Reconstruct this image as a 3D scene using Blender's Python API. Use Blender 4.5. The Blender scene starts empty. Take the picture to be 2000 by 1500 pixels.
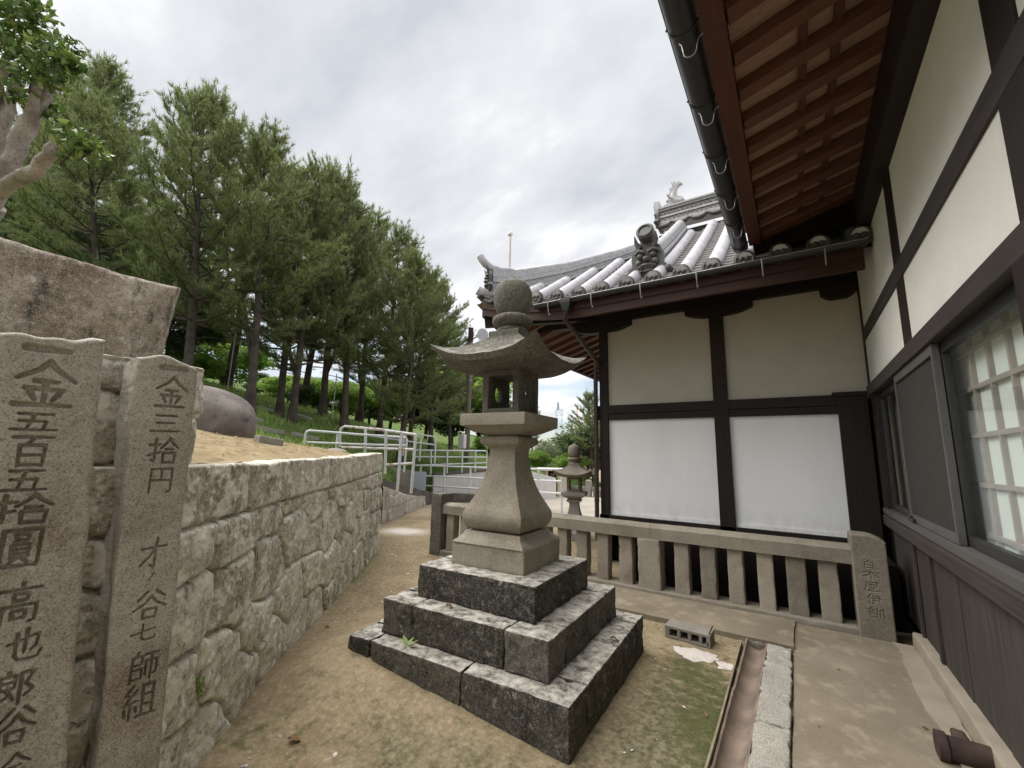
import bpy, bmesh, math, random
import numpy as np
from mathutils import Vector, Matrix
random.seed(7); RNG = np.random.default_rng(7)
S = bpy.context.scene; COL = S.collection
# ------------------------------------------------------------------ camera
FPX, PITCH, ROLL, YAW, EYE = 833.5, .16534, .02199, .58427, 1.6
def cam_axes():
    f = np.array([-math.sin(YAW), math.cos(YAW), 0]); r = np.array([math.cos(YAW), math.sin(YAW), 0]); u = np.array([0, 0, 1.])
    f2 = f*math.cos(PITCH)+u*math.sin(PITCH); u2 = u*math.cos(PITCH)-f*math.sin(PITCH)
    r2 = r*math.cos(ROLL)+u2*math.sin(ROLL); u3 = u2*math.cos(ROLL)-r*math.sin(ROLL)
    return r2, u3, f2
AR, AU, AF = cam_axes(); CP = np.array([0, 0, EYE])
cam = bpy.data.cameras.new('camera'); camo = bpy.data.objects.new('camera', cam); COL.objects.link(camo)
cam.sensor_width = 36; cam.lens = FPX/2000*36; cam.clip_start = .05; cam.clip_end = 3000
camo.matrix_world = Matrix(((AR[0], AU[0], -AF[0], 0), (AR[1], AU[1], -AF[1], 0), (AR[2], AU[2], -AF[2], EYE), (0, 0, 0, 1)))
S.camera = camo
# ------------------------------------------------------------------ exposure, sky, sun
S.view_settings.view_transform = 'Standard'; S.view_settings.look = 'None'
S.view_settings.exposure = 1.62; S.view_settings.gamma = 1
S.cycles.max_bounces = 6; S.cycles.diffuse_bounces = 4; S.cycles.transparent_max_bounces = 12; S.cycles.glossy_bounces = 2
SUN_EL, SUN_AZ = math.radians(60), math.radians(256)      # azimuth from +Y clockwise: behind the camera, to its left
sd = Vector((math.sin(SUN_AZ)*math.cos(SUN_EL), math.cos(SUN_AZ)*math.cos(SUN_EL), math.sin(SUN_EL)))
W = bpy.data.worlds.new('World'); S.world = W; W.use_nodes = True
nt = W.node_tree; nt.nodes.clear()
def wn(t, **k):
    n = nt.nodes.new(t)
    for a, b in k.items(): setattr(n, a, b)
    return n
out = wn('ShaderNodeOutputWorld'); bg = wn('ShaderNodeBackground'); bg.inputs[1].default_value = .1
sky = wn('ShaderNodeTexSky', sky_type='NISHITA', sun_disc=False, sun_elevation=SUN_EL, sun_rotation=SUN_AZ)
tc = wn('ShaderNodeTexCoord'); sep = wn('ShaderNodeSeparateXYZ')
nt.links.new(tc.outputs['Generated'], sep.inputs[0])
addz = wn('ShaderNodeMath', operation='MAXIMUM'); addz.inputs[1].default_value = 0; nt.links.new(sep.outputs[2], addz.inputs[0])
addz2 = wn('ShaderNodeMath', operation='ADD'); addz2.inputs[1].default_value = .28; nt.links.new(addz.outputs[0], addz2.inputs[0])
dv = wn('ShaderNodeVectorMath', operation='DIVIDE'); cmb = wn('ShaderNodeCombineXYZ')
for i in range(3): nt.links.new(addz2.outputs[0], cmb.inputs[i])
nt.links.new(tc.outputs['Generated'], dv.inputs[0]); nt.links.new(cmb.outputs[0], dv.inputs[1])
mp = wn('ShaderNodeMapping'); mp.inputs['Rotation'].default_value = (0, 0, .9); mp.inputs['Scale'].default_value = (1.0, 1.6, 1); mp.inputs['Location'].default_value = (2.3, 5.1, 0)
nt.links.new(dv.outputs[0], mp.inputs[0])
nz = wn('ShaderNodeTexNoise'); nz.inputs['Scale'].default_value = 1.15; nz.inputs['Detail'].default_value = 7; nz.inputs['Roughness'].default_value = .52; nz.inputs['Distortion'].default_value = .35
nz2 = wn('ShaderNodeTexNoise'); nz2.inputs['Scale'].default_value = 3.2; nz2.inputs['Detail'].default_value = 8; nz2.inputs['Roughness'].default_value = .55
nt.links.new(mp.outputs[0], nz.inputs[0]); nt.links.new(mp.outputs[0], nz2.inputs[0])
mxn = wn('ShaderNodeMath', operation='MULTIPLY_ADD'); mxn.inputs[1].default_value = .35; nt.links.new(nz2.outputs[0], mxn.inputs[0]); nt.links.new(nz.outputs[0], mxn.inputs[2])
cr = wn('ShaderNodeValToRGB')
for e, (p, c) in zip(cr.color_ramp.elements, ((.48, (2.1, 2.2, 2.4, 1)), (.78, (3.75, 3.77, 3.82, 1)))): e.position = p; e.color = c
e = cr.color_ramp.elements.new(.65); e.color = (2.75, 2.81, 2.93, 1)
nt.links.new(mxn.outputs[0], cr.inputs[0])
# thin blue breaks low down between the clouds
lo = wn('ShaderNodeMapRange'); lo.inputs[1].default_value = .05; lo.inputs[2].default_value = .34; lo.inputs[3].default_value = 1; lo.inputs[4].default_value = 0
nt.links.new(sep.outputs[2], lo.inputs[0])
mp3 = wn('ShaderNodeMapping'); mp3.inputs['Scale'].default_value = (2.2, 2.2, 9); nt.links.new(tc.outputs['Generated'], mp3.inputs[0])
nz3 = wn('ShaderNodeTexNoise'); nz3.inputs['Scale'].default_value = 1.6; nz3.inputs['Detail'].default_value = 6; nt.links.new(mp3.outputs[0], nz3.inputs[0])
br = wn('ShaderNodeMapRange'); br.inputs[1].default_value = .40; br.inputs[2].default_value = .56; nt.links.new(nz3.outputs[0], br.inputs[0])
ml = wn('ShaderNodeMath', operation='MULTIPLY'); nt.links.new(lo.outputs[0], ml.inputs[0]); nt.links.new(br.outputs[0], ml.inputs[1])
ml2 = wn('ShaderNodeMath', operation='MULTIPLY'); ml2.inputs[1].default_value = 1.; nt.links.new(ml.outputs[0], ml2.inputs[0])
mx = wn('ShaderNodeMix', data_type='RGBA'); nt.links.new(ml2.outputs[0], mx.inputs[0]); nt.links.new(cr.outputs[0], mx.inputs[6]); skm = wn('ShaderNodeVectorMath', operation='SCALE'); skm.inputs['Scale'].default_value = .52; nt.links.new(sky.outputs[0], skm.inputs[0]); nt.links.new(skm.outputs[0], mx.inputs[7])
nt.links.new(mx.outputs[2], bg.inputs[0]); nt.links.new(bg.outputs[0], out.inputs[0])
sl = bpy.data.lights.new('sun', 'SUN'); sl.energy = 2.1; sl.angle = math.radians(70); sl.color = (1, .96, .9)
so = bpy.data.objects.new('sun', sl); COL.objects.link(so); so.rotation_euler = (-sd).to_track_quat('-Z', 'Y').to_euler()

# ------------------------------------------------------------------ helpers: picking points in the world
def ray(px, py): return AR*((px-1000)/FPX)-AU*((py-750)/FPX)+AF
def at(px, py, d): return CP+ray(px, py)*d
def on_plane(px, py, P, n):
    d = ray(px, py); return CP+d*(((np.array(P)-CP)@n)/(d@n))
def ony(px, py, Y): return on_plane(px, py, (0, Y, 0), np.array([0, 1., 0]))
def onx(px, py, X): return on_plane(px, py, (X, 0, 0), np.array([1., 0, 0]))
def onz(px, py, Z=0): return on_plane(px, py, (0, 0, Z), np.array([0, 0, 1.]))
# ------------------------------------------------------------------ numpy value noise
_T = RNG.random((64, 64, 64))
def vn(P, sc=1., octv=3, rough=.5):
    P = np.asarray(P, float)*sc+31.7; r = np.zeros(P.shape[:-1]); a = 1.; tot = 0
    for _ in range(octv):
        i = np.floor(P).astype(int); f = P-i; f = f*f*(3-2*f); i &= 63; j = (i+1) & 63
        x, y, z = f[..., 0], f[..., 1], f[..., 2]
        def g(a_, b_, c_): return _T[a_, b_, c_]
        c0 = (g(i[..., 0], i[..., 1], i[..., 2])*(1-x)+g(j[..., 0], i[..., 1], i[..., 2])*x)*(1-y)+(g(i[..., 0], j[..., 1], i[..., 2])*(1-x)+g(j[..., 0], j[..., 1], i[..., 2])*x)*y
        c1 = (g(i[..., 0], i[..., 1], j[..., 2])*(1-x)+g(j[..., 0], i[..., 1], j[..., 2])*x)*(1-y)+(g(i[..., 0], j[..., 1], j[..., 2])*(1-x)+g(j[..., 0], j[..., 1], j[..., 2])*x)*y
        r += a*((c0*(1-z)+c1*z)*2-1); tot += a; a *= rough; P = P*2.03+11.3
    return r/tot
# ------------------------------------------------------------------ mesh builder
def nrm(v): v = np.asarray(v, float); return v/max(1e-9, np.linalg.norm(v))
class MB:
    def __init__(s): s.v = []; s.f = []; s.m = []; s.n = 0
    def add(s, v, f, mi=0):
        v = [tuple(map(float, p)) for p in v]
        s.v += v; s.f += [tuple(int(i)+s.n for i in q) for q in f]; s.m += [mi]*len(f); s.n += len(v); return s
    def box(s, x0, x1, y0, y1, z0, z1, mi=0):
        x0, x1 = sorted((x0, x1)); y0, y1 = sorted((y0, y1)); z0, z1 = sorted((z0, z1))
        v = [(x, y, z) for z in (z0, z1) for y in (y0, y1) for x in (x0, x1)]
        return s.add(v, [(0, 2, 3, 1), (4, 5, 7, 6), (0, 1, 5, 4), (2, 6, 7, 3), (0, 4, 6, 2), (1, 3, 7, 5)], mi)
    def bar(s, a, b, w, h, up=(0, 0, 1), mi=0):
        a = np.array(a, float); b = np.array(b, float); t = nrm(b-a); u = np.array(up, float); sx = nrm(np.cross(t, u)); u = np.cross(sx, t)
        v = [p+sx*w/2*i+u*h/2*j for p in (a, b) for (i, j) in ((-1, -1), (1, -1), (1, 1), (-1, 1))]
        return s.add(v, [(0, 1, 2, 3), (7, 6, 5, 4), (0, 4, 5, 1), (1, 5, 6, 2), (2, 6, 7, 3), (3, 7, 4, 0)], mi)
    def loft(s, rings, caps=True, closed=True, mi=0):
        n = len(rings[0]); v = [p for r in rings for p in r]; f = []
        for i in range(len(rings)-1):
            for k in range(n if closed else n-1):
                k2 = (k+1) % n; f.append((i*n+k, i*n+k2, (i+1)*n+k2, (i+1)*n+k))
        if caps: f.append(tuple(range(n-1, -1, -1))); f.append(tuple((len(rings)-1)*n+k for k in range(n)))
        return s.add(v, f, mi)
    def tube(s, pts, rad, n=8, caps=True, mi=0, a0=0., a1=2*math.pi, up=None):
        pts = [np.array(p, float) for p in pts]; rad = rad if hasattr(rad, '__len__') else [rad]*len(pts)
        rings = []; ref = None; full = abs(a1-a0-2*math.pi) < 1e-6
        for i, p in enumerate(pts):
            t = nrm(pts[min(i+1, len(pts)-1)]-pts[max(i-1, 0)])
            if ref is None:
                ref = np.array(up, float) if up is not None else (np.array([0, 0, 1.]) if abs(t[2]) < .9 else np.array([1., 0, 0]))
            if up is not None: ref = np.array(up, float)
            x = nrm(np.cross(ref, t)); y = np.cross(t, x); ref = y
            m = n if full else n+1
            rings.append([p+rad[i]*(math.cos(a0+(a1-a0)*k/n)*x+math.sin(a0+(a1-a0)*k/n)*y) for k in range(m)])
        return s.loft(rings, caps, full, mi)
    def lathe(s, c, prof, n=20, mi=0):
        return s.loft([[(c[0]+r*math.cos(2*math.pi*k/n), c[1]+r*math.sin(2*math.pi*k/n), c[2]+z) for k in range(n)] for r, z in prof], True, True, mi)
    def ball(s, c, r, n=10, mi=0, sc=(1, 1, 1)):
        m = max(5, n//2+1); R = []
        for i in range(m):
            th = math.pi*(i/(m-1)); rr = max(.001, math.sin(th)); z = -math.cos(th)
            R.append([(c[0]+r*sc[0]*rr*math.cos(2*math.pi*k/n), c[1]+r*sc[1]*rr*math.sin(2*math.pi*k/n), c[2]+r*sc[2]*z) for k in range(n)])
        return s.loft(R, True, True, mi)
    def prism(s, poly, o, ux, uy, un, t, mi=0):
        o, ux, uy, un = (np.array(q, float) for q in (o, ux, uy, un)); n = len(poly)
        v = [o+ux*a+uy*b for a, b in poly]+[o+ux*a+uy*b+un*t for a, b in poly]
        return s.add(v, [tuple(range(n-1, -1, -1)), tuple(range(n, 2*n))]+[(i, (i+1) % n, n+(i+1) % n, n+i) for i in range(n)], mi)
    def disp(s, amp, sc, octv=3, seed=0):
        V = np.array(s.v); o = seed*7.31
        d = np.stack([vn(V+o+q, sc, octv) for q in (0, 17.1, 41.7)], -1)*amp
        s.v = [tuple(p) for p in V+d]; return s
    def build(s, name, mats, parent=None, smooth=None, bevel=0, subdiv=0):
        me = bpy.data.meshes.new(name); me.from_pydata(s.v, [], s.f)
        for m in (mats if isinstance(mats, (list, tuple)) else [mats]): me.materials.append(m)
        if len(me.materials) > 1: me.polygons.foreach_set('material_index', s.m)
        bm = bmesh.new(); bm.from_mesh(me); bmesh.ops.recalc_face_normals(bm, faces=bm.faces) if len(s.f) < 60000 and s.fixn else None
        if subdiv: pass
        bm.to_mesh(me); bm.free()
        if smooth is not None:
            me.polygons.foreach_set('use_smooth', [True]*len(me.polygons)); me.set_sharp_from_angle(angle=math.radians(smooth))
        o = bpy.data.objects.new(name, me); COL.objects.link(o)
        if parent: o.parent = parent
        if bevel:
            b = o.modifiers.new('bevel', 'BEVEL'); b.width = bevel; b.segments = 2; b.limit_method = 'ANGLE'; b.angle_limit = math.radians(40)
        return o
    fixn = True
def npmesh(name, V, F, mat, parent=None, smooth=None, attrs=None, k=None):
    V = np.asarray(V, np.float32).reshape(-1, 3); F = np.asarray(F, np.int32); k = F.shape[1]
    me = bpy.data.meshes.new(name); me.vertices.add(len(V)); me.vertices.foreach_set('co', V.ravel())
    me.loops.add(F.size); me.loops.foreach_set('vertex_index', F.ravel()); me.polygons.add(len(F))
    me.polygons.foreach_set('loop_start', np.arange(len(F), dtype=np.int32)*k)
    me.update(calc_edges=True); me.validate()
    for m in (mat if isinstance(mat, (list, tuple)) else [mat]): me.materials.append(m)
    for a, d in (attrs or {}).items():
        at_ = me.attributes.new(a, 'FLOAT', 'POINT'); at_.data.foreach_set('value', np.asarray(d, np.float32))
    if smooth is not None:
        me.polygons.foreach_set('use_smooth', [True]*len(F))
        if smooth < 180: me.set_sharp_from_angle(angle=math.radians(smooth))
    o = bpy.data.objects.new(name, me); COL.objects.link(o)
    if parent: o.parent = parent
    return o
def gridmesh(name, P, mat, parent=None, smooth=180, attrs=None, flip=False):
    a, b = P.shape[:2]; i = np.arange(a*b).reshape(a, b)
    F = np.stack([i[:-1, :-1], i[1:, :-1], i[1:, 1:], i[:-1, 1:]], -1).reshape(-1, 4)
    if flip: F = F[:, ::-1]
    return npmesh(name, P.reshape(-1, 3), F, mat, parent, smooth, {k: np.ravel(v) for k, v in (attrs or {}).items()})
def rough_box(x0, x1, y0, y1, z0, z1, res=.03, amp=.004, rnd=.008, seed=0, sc=9., mb=None, taper=0):
    """box of small faces, edges rounded and worn by noise"""
    mb = mb or MB(); L = np.array([x1-x0, y1-y0, z1-z0]); c = np.array([x0+x1, y0+y1, z0+z1])/2; H = L/2
    N = np.maximum(2, np.ceil(L/res).astype(int))
    def line(ax):
        h = H[ax]; k = np.linspace(-h, h, N[ax]+1)
        if h > rnd*1.6: k = np.unique(np.round(np.concatenate([k, [-h+rnd, h-rnd, -h+rnd*.4, h-rnd*.4]]), 6))
        return k
    lines = [line(a) for a in range(3)]
    for ax in range(3):
        a, b = [(1, 2), (2, 0), (0, 1)][ax]
        for sg in (-1, 1):
            A, B = np.meshgrid(lines[a], lines[b], indexing='ij'); P = np.zeros(A.shape+(3,)); P[..., a] = A; P[..., b] = B; P[..., ax] = sg*H[ax]
            r = min(rnd, H.min()*.9); q = np.clip(P, -H+r, H-r); d = P-q; ln = np.linalg.norm(d, axis=-1, keepdims=True); P = q+d/np.maximum(ln, 1e-9)*r
            nrmv = d/np.maximum(ln, 1e-9)
            Wp = P+c
            dd = vn(Wp+seed*5.17, sc, 4, .6)*amp
            ed = (np.abs(P) > H-2.2*r).sum(-1) >= 2
            dd = dd-np.where(ed, np.maximum(0, vn(Wp+seed*3.3+50, 14, 3))*amp*3., 0)
            Wp = Wp+nrmv*dd[..., None]
            if taper: Wp[..., :2] = c[:2]+(Wp[..., :2]-c[:2])*(1-taper*(Wp[..., 2:3]-z0)/(z1-z0))
            m, n = A.shape; i = np.arange(m*n).reshape(m, n)
            F = np.stack([i[:-1, :-1], i[1:, :-1], i[1:, 1:], i[:-1, 1:]], -1).reshape(-1, 4)
            if sg < 0: F = F[:, ::-1]
            mb.add(Wp.reshape(-1, 3), F.tolist())
    return mb
def empty(name, loc=(0, 0, 0), rz=0):
    o = bpy.data.objects.new(name, None); COL.objects.link(o); o.location = loc; o.rotation_euler = (0, 0, rz); o.empty_display_size = .1; return o
def tag(o, label, cat, group=None, kind=None):
    o['label'] = label; o['category'] = cat
    if group: o['group'] = group
    if kind: o['kind'] = kind
    return o
def structure(o): o['kind'] = 'structure'; return o
def stuff(o, label, cat): return tag(o, label, cat, None, 'stuff')
def dup(root, name=None, loc=None, rz=None, sc=None, label=None, group=None):
    r = root.copy(); COL.objects.link(r)
    if loc is not None: r.location = loc
    if rz is not None: r.rotation_euler = (root.rotation_euler[0], root.rotation_euler[1], rz)
    if sc is not None: r.scale = sc if hasattr(sc, '__len__') else (sc,)*3
    if label: r['label'] = label
    if group: r['group'] = group
    for ch in root.children:
        c = ch.copy(); COL.objects.link(c); c.parent = r
        for g in ch.children:
            d = g.copy(); COL.objects.link(d); d.parent = c
    return r
# ------------------------------------------------------------------ materials
class NT:
    def __init__(s, name):
        s.m = bpy.data.materials.new(name); s.m.use_nodes = True; s.t = s.m.node_tree; s.t.nodes.clear()
        s.out = s.t.nodes.new('ShaderNodeOutputMaterial'); s.b = s.t.nodes.new('ShaderNodeBsdfPrincipled'); s.t.links.new(s.b.outputs[0], s.out.inputs[0])
        s.tc = s.t.nodes.new('ShaderNodeTexCoord'); s.co = s.tc.outputs['Object']
    def set(s, sock, v):
        if hasattr(v, 'links') or isinstance(v, bpy.types.NodeSocket): s.t.links.new(v, sock)
        else: sock.default_value = v
    def noise(s, sc, det=4, ro=.55, dist=0, co=None, stretch=None, off=0):
        n = s.t.nodes.new('ShaderNodeTexNoise'); n.inputs['Scale'].default_value = sc; n.inputs['Detail'].default_value = det; n.inputs['Roughness'].default_value = ro; n.inputs['Distortion'].default_value = dist
        c = co or s.co
        if stretch or off:
            m = s.t.nodes.new('ShaderNodeMapping'); m.inputs['Scale'].default_value = stretch or (1, 1, 1); m.inputs['Location'].default_value = (off, off*1.7, off*.6); s.t.links.new(c, m.inputs[0]); c = m.outputs[0]
        s.t.links.new(c, n.inputs[0]); return n.outputs[0]
    def voro(s, sc, feat='F1', stretch=None):
        n = s.t.nodes.new('ShaderNodeTexVoronoi'); n.inputs['Scale'].default_value = sc; n.feature = feat; s.t.links.new(s.co, n.inputs[0]); return n.outputs[0]
    def ramp(s, v, a, b, c0=0., c1=1.):
        n = s.t.nodes.new('ShaderNodeMapRange'); n.inputs[1].default_value = a; n.inputs[2].default_value = b; n.inputs[3].default_value = c0; n.inputs[4].default_value = c1; s.t.links.new(v, n.inputs[0]); return n.outputs[0]
    def mix(s, f, a, b, mode='MIX'):
        n = s.t.nodes.new('ShaderNodeMix'); n.data_type = 'RGBA'; n.blend_type = mode
        s.set(n.inputs[0], f); s.set(n.inputs[6], a if not isinstance(a, tuple) else a+(1,)*(4-len(a))); s.set(n.inputs[7], b if not isinstance(b, tuple) else b+(1,)*(4-len(b))); return n.outputs[2]
    def math(s, op, a, b=0.):
        n = s.t.nodes.new('ShaderNodeMath'); n.operation = op; s.set(n.inputs[0], a); s.set(n.inputs[1], b); return n.outputs[0]
    def attr(s, name):
        n = s.t.nodes.new('ShaderNodeAttribute'); n.attribute_name = name; return n.outputs['Fac']
    def geo(s, o): return s.t.nodes.new('ShaderNodeNewGeometry').outputs[o]
    def upz(s):
        n = s.t.nodes.new('ShaderNodeSeparateXYZ'); s.t.links.new(s.geo('Normal'), n.inputs[0]); return n.outputs[2]
    def bump(s, h, st, dist=.01, chain=None):
        n = s.t.nodes.new('ShaderNodeBump'); n.inputs['Strength'].default_value = st; n.inputs['Distance'].default_value = dist; s.t.links.new(h, n.inputs['Height'])
        if chain: s.t.links.new(chain, n.inputs['Normal'])
        return n.outputs[0]
    def fin(s, col, rough=.85, nor=None, spec=.3, metal=0):
        s.set(s.b.inputs['Base Color'], col if not isinstance(col, tuple) else col+(1,)*(4-len(col))); s.set(s.b.inputs['Roughness'], rough); s.b.inputs['Specular IOR Level'].default_value = spec; s.b.inputs['Metallic'].default_value = metal
        if nor: s.t.links.new(nor, s.b.inputs['Normal'])
        return s.m
def stone(name, c0, c1, lich=(.5, .49, .44), la=.62, dark=(.04, .038, .034), da=.62, speck=.35, top=0., brown=None, sc=1., bump=.5, lsc=9, streak=(5, 5, 1.1), fine=0., tone=False, objrnd=0.):
    t = NT(name)
    base = t.mix(t.ramp(t.noise(3*sc, 6, .6), .35, .65), c0, c1)
    if objrnd: oi = t.t.nodes.new('ShaderNodeObjectInfo'); base = t.mix(t.ramp(oi.outputs['Random'], 0, .6, objrnd, 0), base, tuple(x*.45 for x in c0)); base = t.mix(t.ramp(oi.outputs['Random'], .6, 1, 0, objrnd), base, tuple(x*1.35 for x in c1))
    if brown: base = t.mix(t.ramp(t.noise(2.1*sc, 5, .6, off=3), .5, .68, 0, .75), base, brown)
    if tone: tn = t.attr('tone'); base = t.mix(t.ramp(tn, 0, 1), base, (.55, .47, .36), 'MULTIPLY') if False else t.mix(t.ramp(tn, .05, .5, .45, 0), base, tuple(x*.62 for x in c0)); base = t.mix(t.ramp(tn, .6, .95, 0, .5), base, tuple(min(.8, x*1.18) for x in c1))
    if da < 1: base = t.mix(t.ramp(t.noise(2.6*sc, 7, .62, stretch=streak, off=7), da, da+.12, 0, .85), base, dark)
    sp = t.noise(150, 2, .6)
    base = t.mix(t.ramp(sp, .5, .72, 0, speck), base, (.55, .53, .48)); base = t.mix(t.ramp(sp, .48, .3, 0, speck*1.3), base, (.03, .03, .03))
    if fine:
        f1 = t.noise(30*sc, 6, .75, off=17); base = t.mix(t.ramp(f1, .54, .66, 0, fine), base, lich); base = t.mix(t.ramp(f1, .47, .36, 0, fine), base, tuple(x*.22 for x in c0))
    lf = t.ramp(t.noise(lsc*sc, 9, .68, off=11), la, la+.05, 0, .8)
    base = t.mix(lf, base, lich)
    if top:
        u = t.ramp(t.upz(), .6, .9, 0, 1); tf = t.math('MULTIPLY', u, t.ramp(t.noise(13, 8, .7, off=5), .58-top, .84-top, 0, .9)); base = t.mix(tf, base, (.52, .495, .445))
    nb = t.bump(t.noise(38, 6, .65), bump, .006); nb = t.bump(sp, bump*.6, .0015, nb)
    return t.fin(base, .9, nb, .2)
def plain(name, c, rough=.6, spec=.4, metal=0, var=.12, sc=6, bump=0, stretch=None):
    t = NT(name); n = t.noise(sc, 5, .6, stretch=stretch)
    col = t.mix(t.ramp(n, .3, .7), tuple(x*(1-var) for x in c), tuple(min(1, x*(1+var)) for x in c))
    return t.fin(col, rough, t.bump(n, bump, .003) if bump else None, spec, metal)
def woodm(name, c, rough=.6, axis=2, var=.35, bump=.25, spec=.3):
    t = NT(name); st = [28, 28, 28]; st[axis] = 1.2; n = t.noise(1.5, 6, .6, .4, stretch=tuple(st)); n2 = t.noise(1.3, 4, off=4)
    col = t.mix(t.ramp(n, .3, .7), tuple(x*(1-var) for x in c), tuple(x*(1+var) for x in c)); col = t.mix(t.ramp(n2, .4, .7, 0, .4), col, tuple(x*.6+.02 for x in c))
    return t.fin(col, rough, t.bump(n, bump, .003), spec)
M = {}
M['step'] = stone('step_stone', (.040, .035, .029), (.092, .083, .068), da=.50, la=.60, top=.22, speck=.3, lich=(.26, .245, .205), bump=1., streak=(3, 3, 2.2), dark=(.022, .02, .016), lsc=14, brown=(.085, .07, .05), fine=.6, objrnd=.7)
M['lantern'] = stone('lantern_granite', (.23, .205, .162), (.32, .287, .23), da=.66, la=.72, speck=.3, brown=(.16, .135, .1), lich=(.44, .42, .36), bump=.6, fine=.16)
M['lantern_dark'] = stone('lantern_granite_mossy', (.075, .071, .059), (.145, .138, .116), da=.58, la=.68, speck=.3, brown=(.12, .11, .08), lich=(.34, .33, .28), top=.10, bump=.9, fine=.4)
M['chamber'] = stone('lantern_granite_shaded', (.075, .07, .058), (.12, .112, .095), da=.55, la=.72, speck=.3, lich=(.24, .22, .18), bump=.6)  # darker copy of the granite; shade beneath the roof is in its colour
M['fence'] = stone('fence_granite', (.24, .215, .172), (.32, .285, .23), da=.7, la=.74, speck=.22, brown=(.17, .14, .105), bump=.5, lich=(.36, .33, .28), fine=.18, objrnd=.5)
M['slab'] = stone('slab_granite', (.35, .318, .272), (.47, .435, .38), da=.70, la=.70, speck=.5, fine=.22, brown=(.2, .155, .11), lich=(.46, .43, .37), bump=.55)
M['bigslab'] = stone('weathered_slab', (.23, .195, .155), (.42, .36, .295), da=.53, la=.60, speck=.5, brown=(.17, .105, .065), lich=(.55, .52, .46), bump=1., lsc=9, fine=.5)
M['rubble'] = stone('rubble_granite', (.47, .425, .35), (.64, .595, .505), da=.585, la=.50, speck=.4, brown=(.36, .28, .19), lich=(.78, .75, .65), bump=1., lsc=7, fine=.8, tone=True, dark=(.05, .042, .033))
M['rubble2'] = stone('pale_rubble', (.46, .42, .37), (.62, .575, .51), da=.68, la=.62, speck=.25, brown=(.3, .24, .18), bump=.6)
M['boulder'] = stone('boulder_stone', (.13, .113, .103), (.255, .228, .208), da=.56, la=.74, speck=.25, bump=1., lich=(.3, .27, .25), streak=(4, 4, 4))
M['curb'] = stone('curb_granite', (.255, .24, .21), (.35, .335, .295), da=.68, la=.66, speck=.6, bump=.7, lich=(.6, .57, .52))
M['conc'] = stone('concrete', (.30, .265, .215), (.37, .33, .27), da=.74, la=.8, speck=.1, bump=.3)
M['plinth'] = stone('plinth_concrete', (.26, .225, .175), (.33, .29, .23), da=.8, la=.8, speck=.1, bump=.3)
M['block'] = stone('hollow_block_concrete', (.19, .172, .15), (.25, .228, .20), da=.7, la=.8, speck=.3, bump=.6)
M['debris'] = stone('crumbled_mortar', (.5, .45, .42), (.62, .57, .53), da=.62, la=.8, speck=.3, bump=.9, dark=(.25, .23, .2))
M['plaster'] = plain('cream_plaster', (.52, .49, .425), .9, .15, var=.07, sc=2.2, bump=.12)
M['plaster2'] = plain('pale_plaster', (.74, .728, .69), .9, .15, var=.06, sc=2.2, bump=.12)
M['white'] = plain('white_board', (.87, .875, .89), .75, .25, var=.045, sc=1.6, stretch=(1, 1, .35))
def boardm():
    t = NT('white_board'); n = t.noise(1.6, 5, .6, stretch=(1, 1, .35)); c = t.mix(t.ramp(n, .3, .7), (.835, .84, .85), (.90, .905, .915)); sp = t.t.nodes.new('ShaderNodeSeparateXYZ'); t.t.links.new(t.co, sp.inputs[0])
    g = t.math('MULTIPLY', t.ramp(sp.outputs[2], .98, .70), t.ramp(t.noise(7, 7, .7, stretch=(1, 1, .5), off=4), .42, .68, 0, .5)); c = t.mix(g, c, (.50, .46, .39)); c = t.mix(t.ramp(t.noise(5, 8, .7, stretch=(3, 3, .5), off=9), .60, .75, 0, .22), c, (.55, .52, .46)); return t.fin(c, .75, None, .25)
M['white'] = boardm()
M['dark'] = woodm('dark_timber', (.020, .0135, .012), .6, 2, spec=.25)
M['darkh'] = woodm('dark_timber_beam', (.020, .0135, .012), .6, 0, spec=.25)
M['lintel'] = woodm('dark_grey_timber', (.045, .036, .034), .6, 1, spec=.3)
M['plank'] = woodm('weathered_plank', (.050, .041, .037), .75, 2, var=.5, bump=.5)
M['red'] = woodm('red_brown_timber', (.08, .026, .013), .55, 1, var=.2)
M['redx'] = woodm('red_brown_fascia', (.045, .016, .009), .55, 0, var=.2)
M['rafter'] = woodm('rafter_timber', (.12, .05, .030), .65, 0, var=.2)
M['soffit'] = woodm('soffit_board', (.34, .215, .145), .7, 0, var=.2)
M['tile'] = plain('silver_tile', (.46, .45, .48), .40, .5, 0, var=.24, sc=7)
M['ridge'] = plain('ridge_tile', (.40, .395, .41), .42, .5, 0, var=.25, sc=16)
M['tile_dark'] = plain('dark_tile', (.075, .073, .068), .5, .5, 0, var=.35, sc=14, bump=.4)
M['tile_pan'] = plain('pan_tile', (.13, .125, .118), .45, .5, 0, var=.35, sc=14)
M['gutter'] = plain('black_gutter', (.026, .025, .027), .42, .5, 0, var=.2)
M['downpipe'] = plain('brown_downpipe', (.05, .035, .03), .4, .5)
M['wire'] = plain('galvanised_wire', (.32, .32, .33), .45, .5, .6)
M['frame'] = plain('black_window_frame', (.022, .021, .022), .45, .5)
M['framel'] = plain('grey_window_frame', (.085, .08, .078), .5, .4)
M['paper'] = plain('shoji_paper', (.88, .91, .88), .9, .1, var=.02)
M['lattice'] = plain('shoji_lattice', (.40, .34, .32), .7, .2)
M['mesh'] = plain('insect_screen', (.038, .038, .034), .75, .25, var=.3, sc=40)
M['rail'] = plain('white_rail_paint', (.78, .79, .82), .45, .4, 0, var=.04)
def rusty():
    t = NT('rusted_white_rail'); c = t.mix(t.ramp(t.noise(5, 7, .7), .52, .62), (.76, .74, .74), (.42, .2, .11)); return t.fin(c, .6, None, .3)
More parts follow.
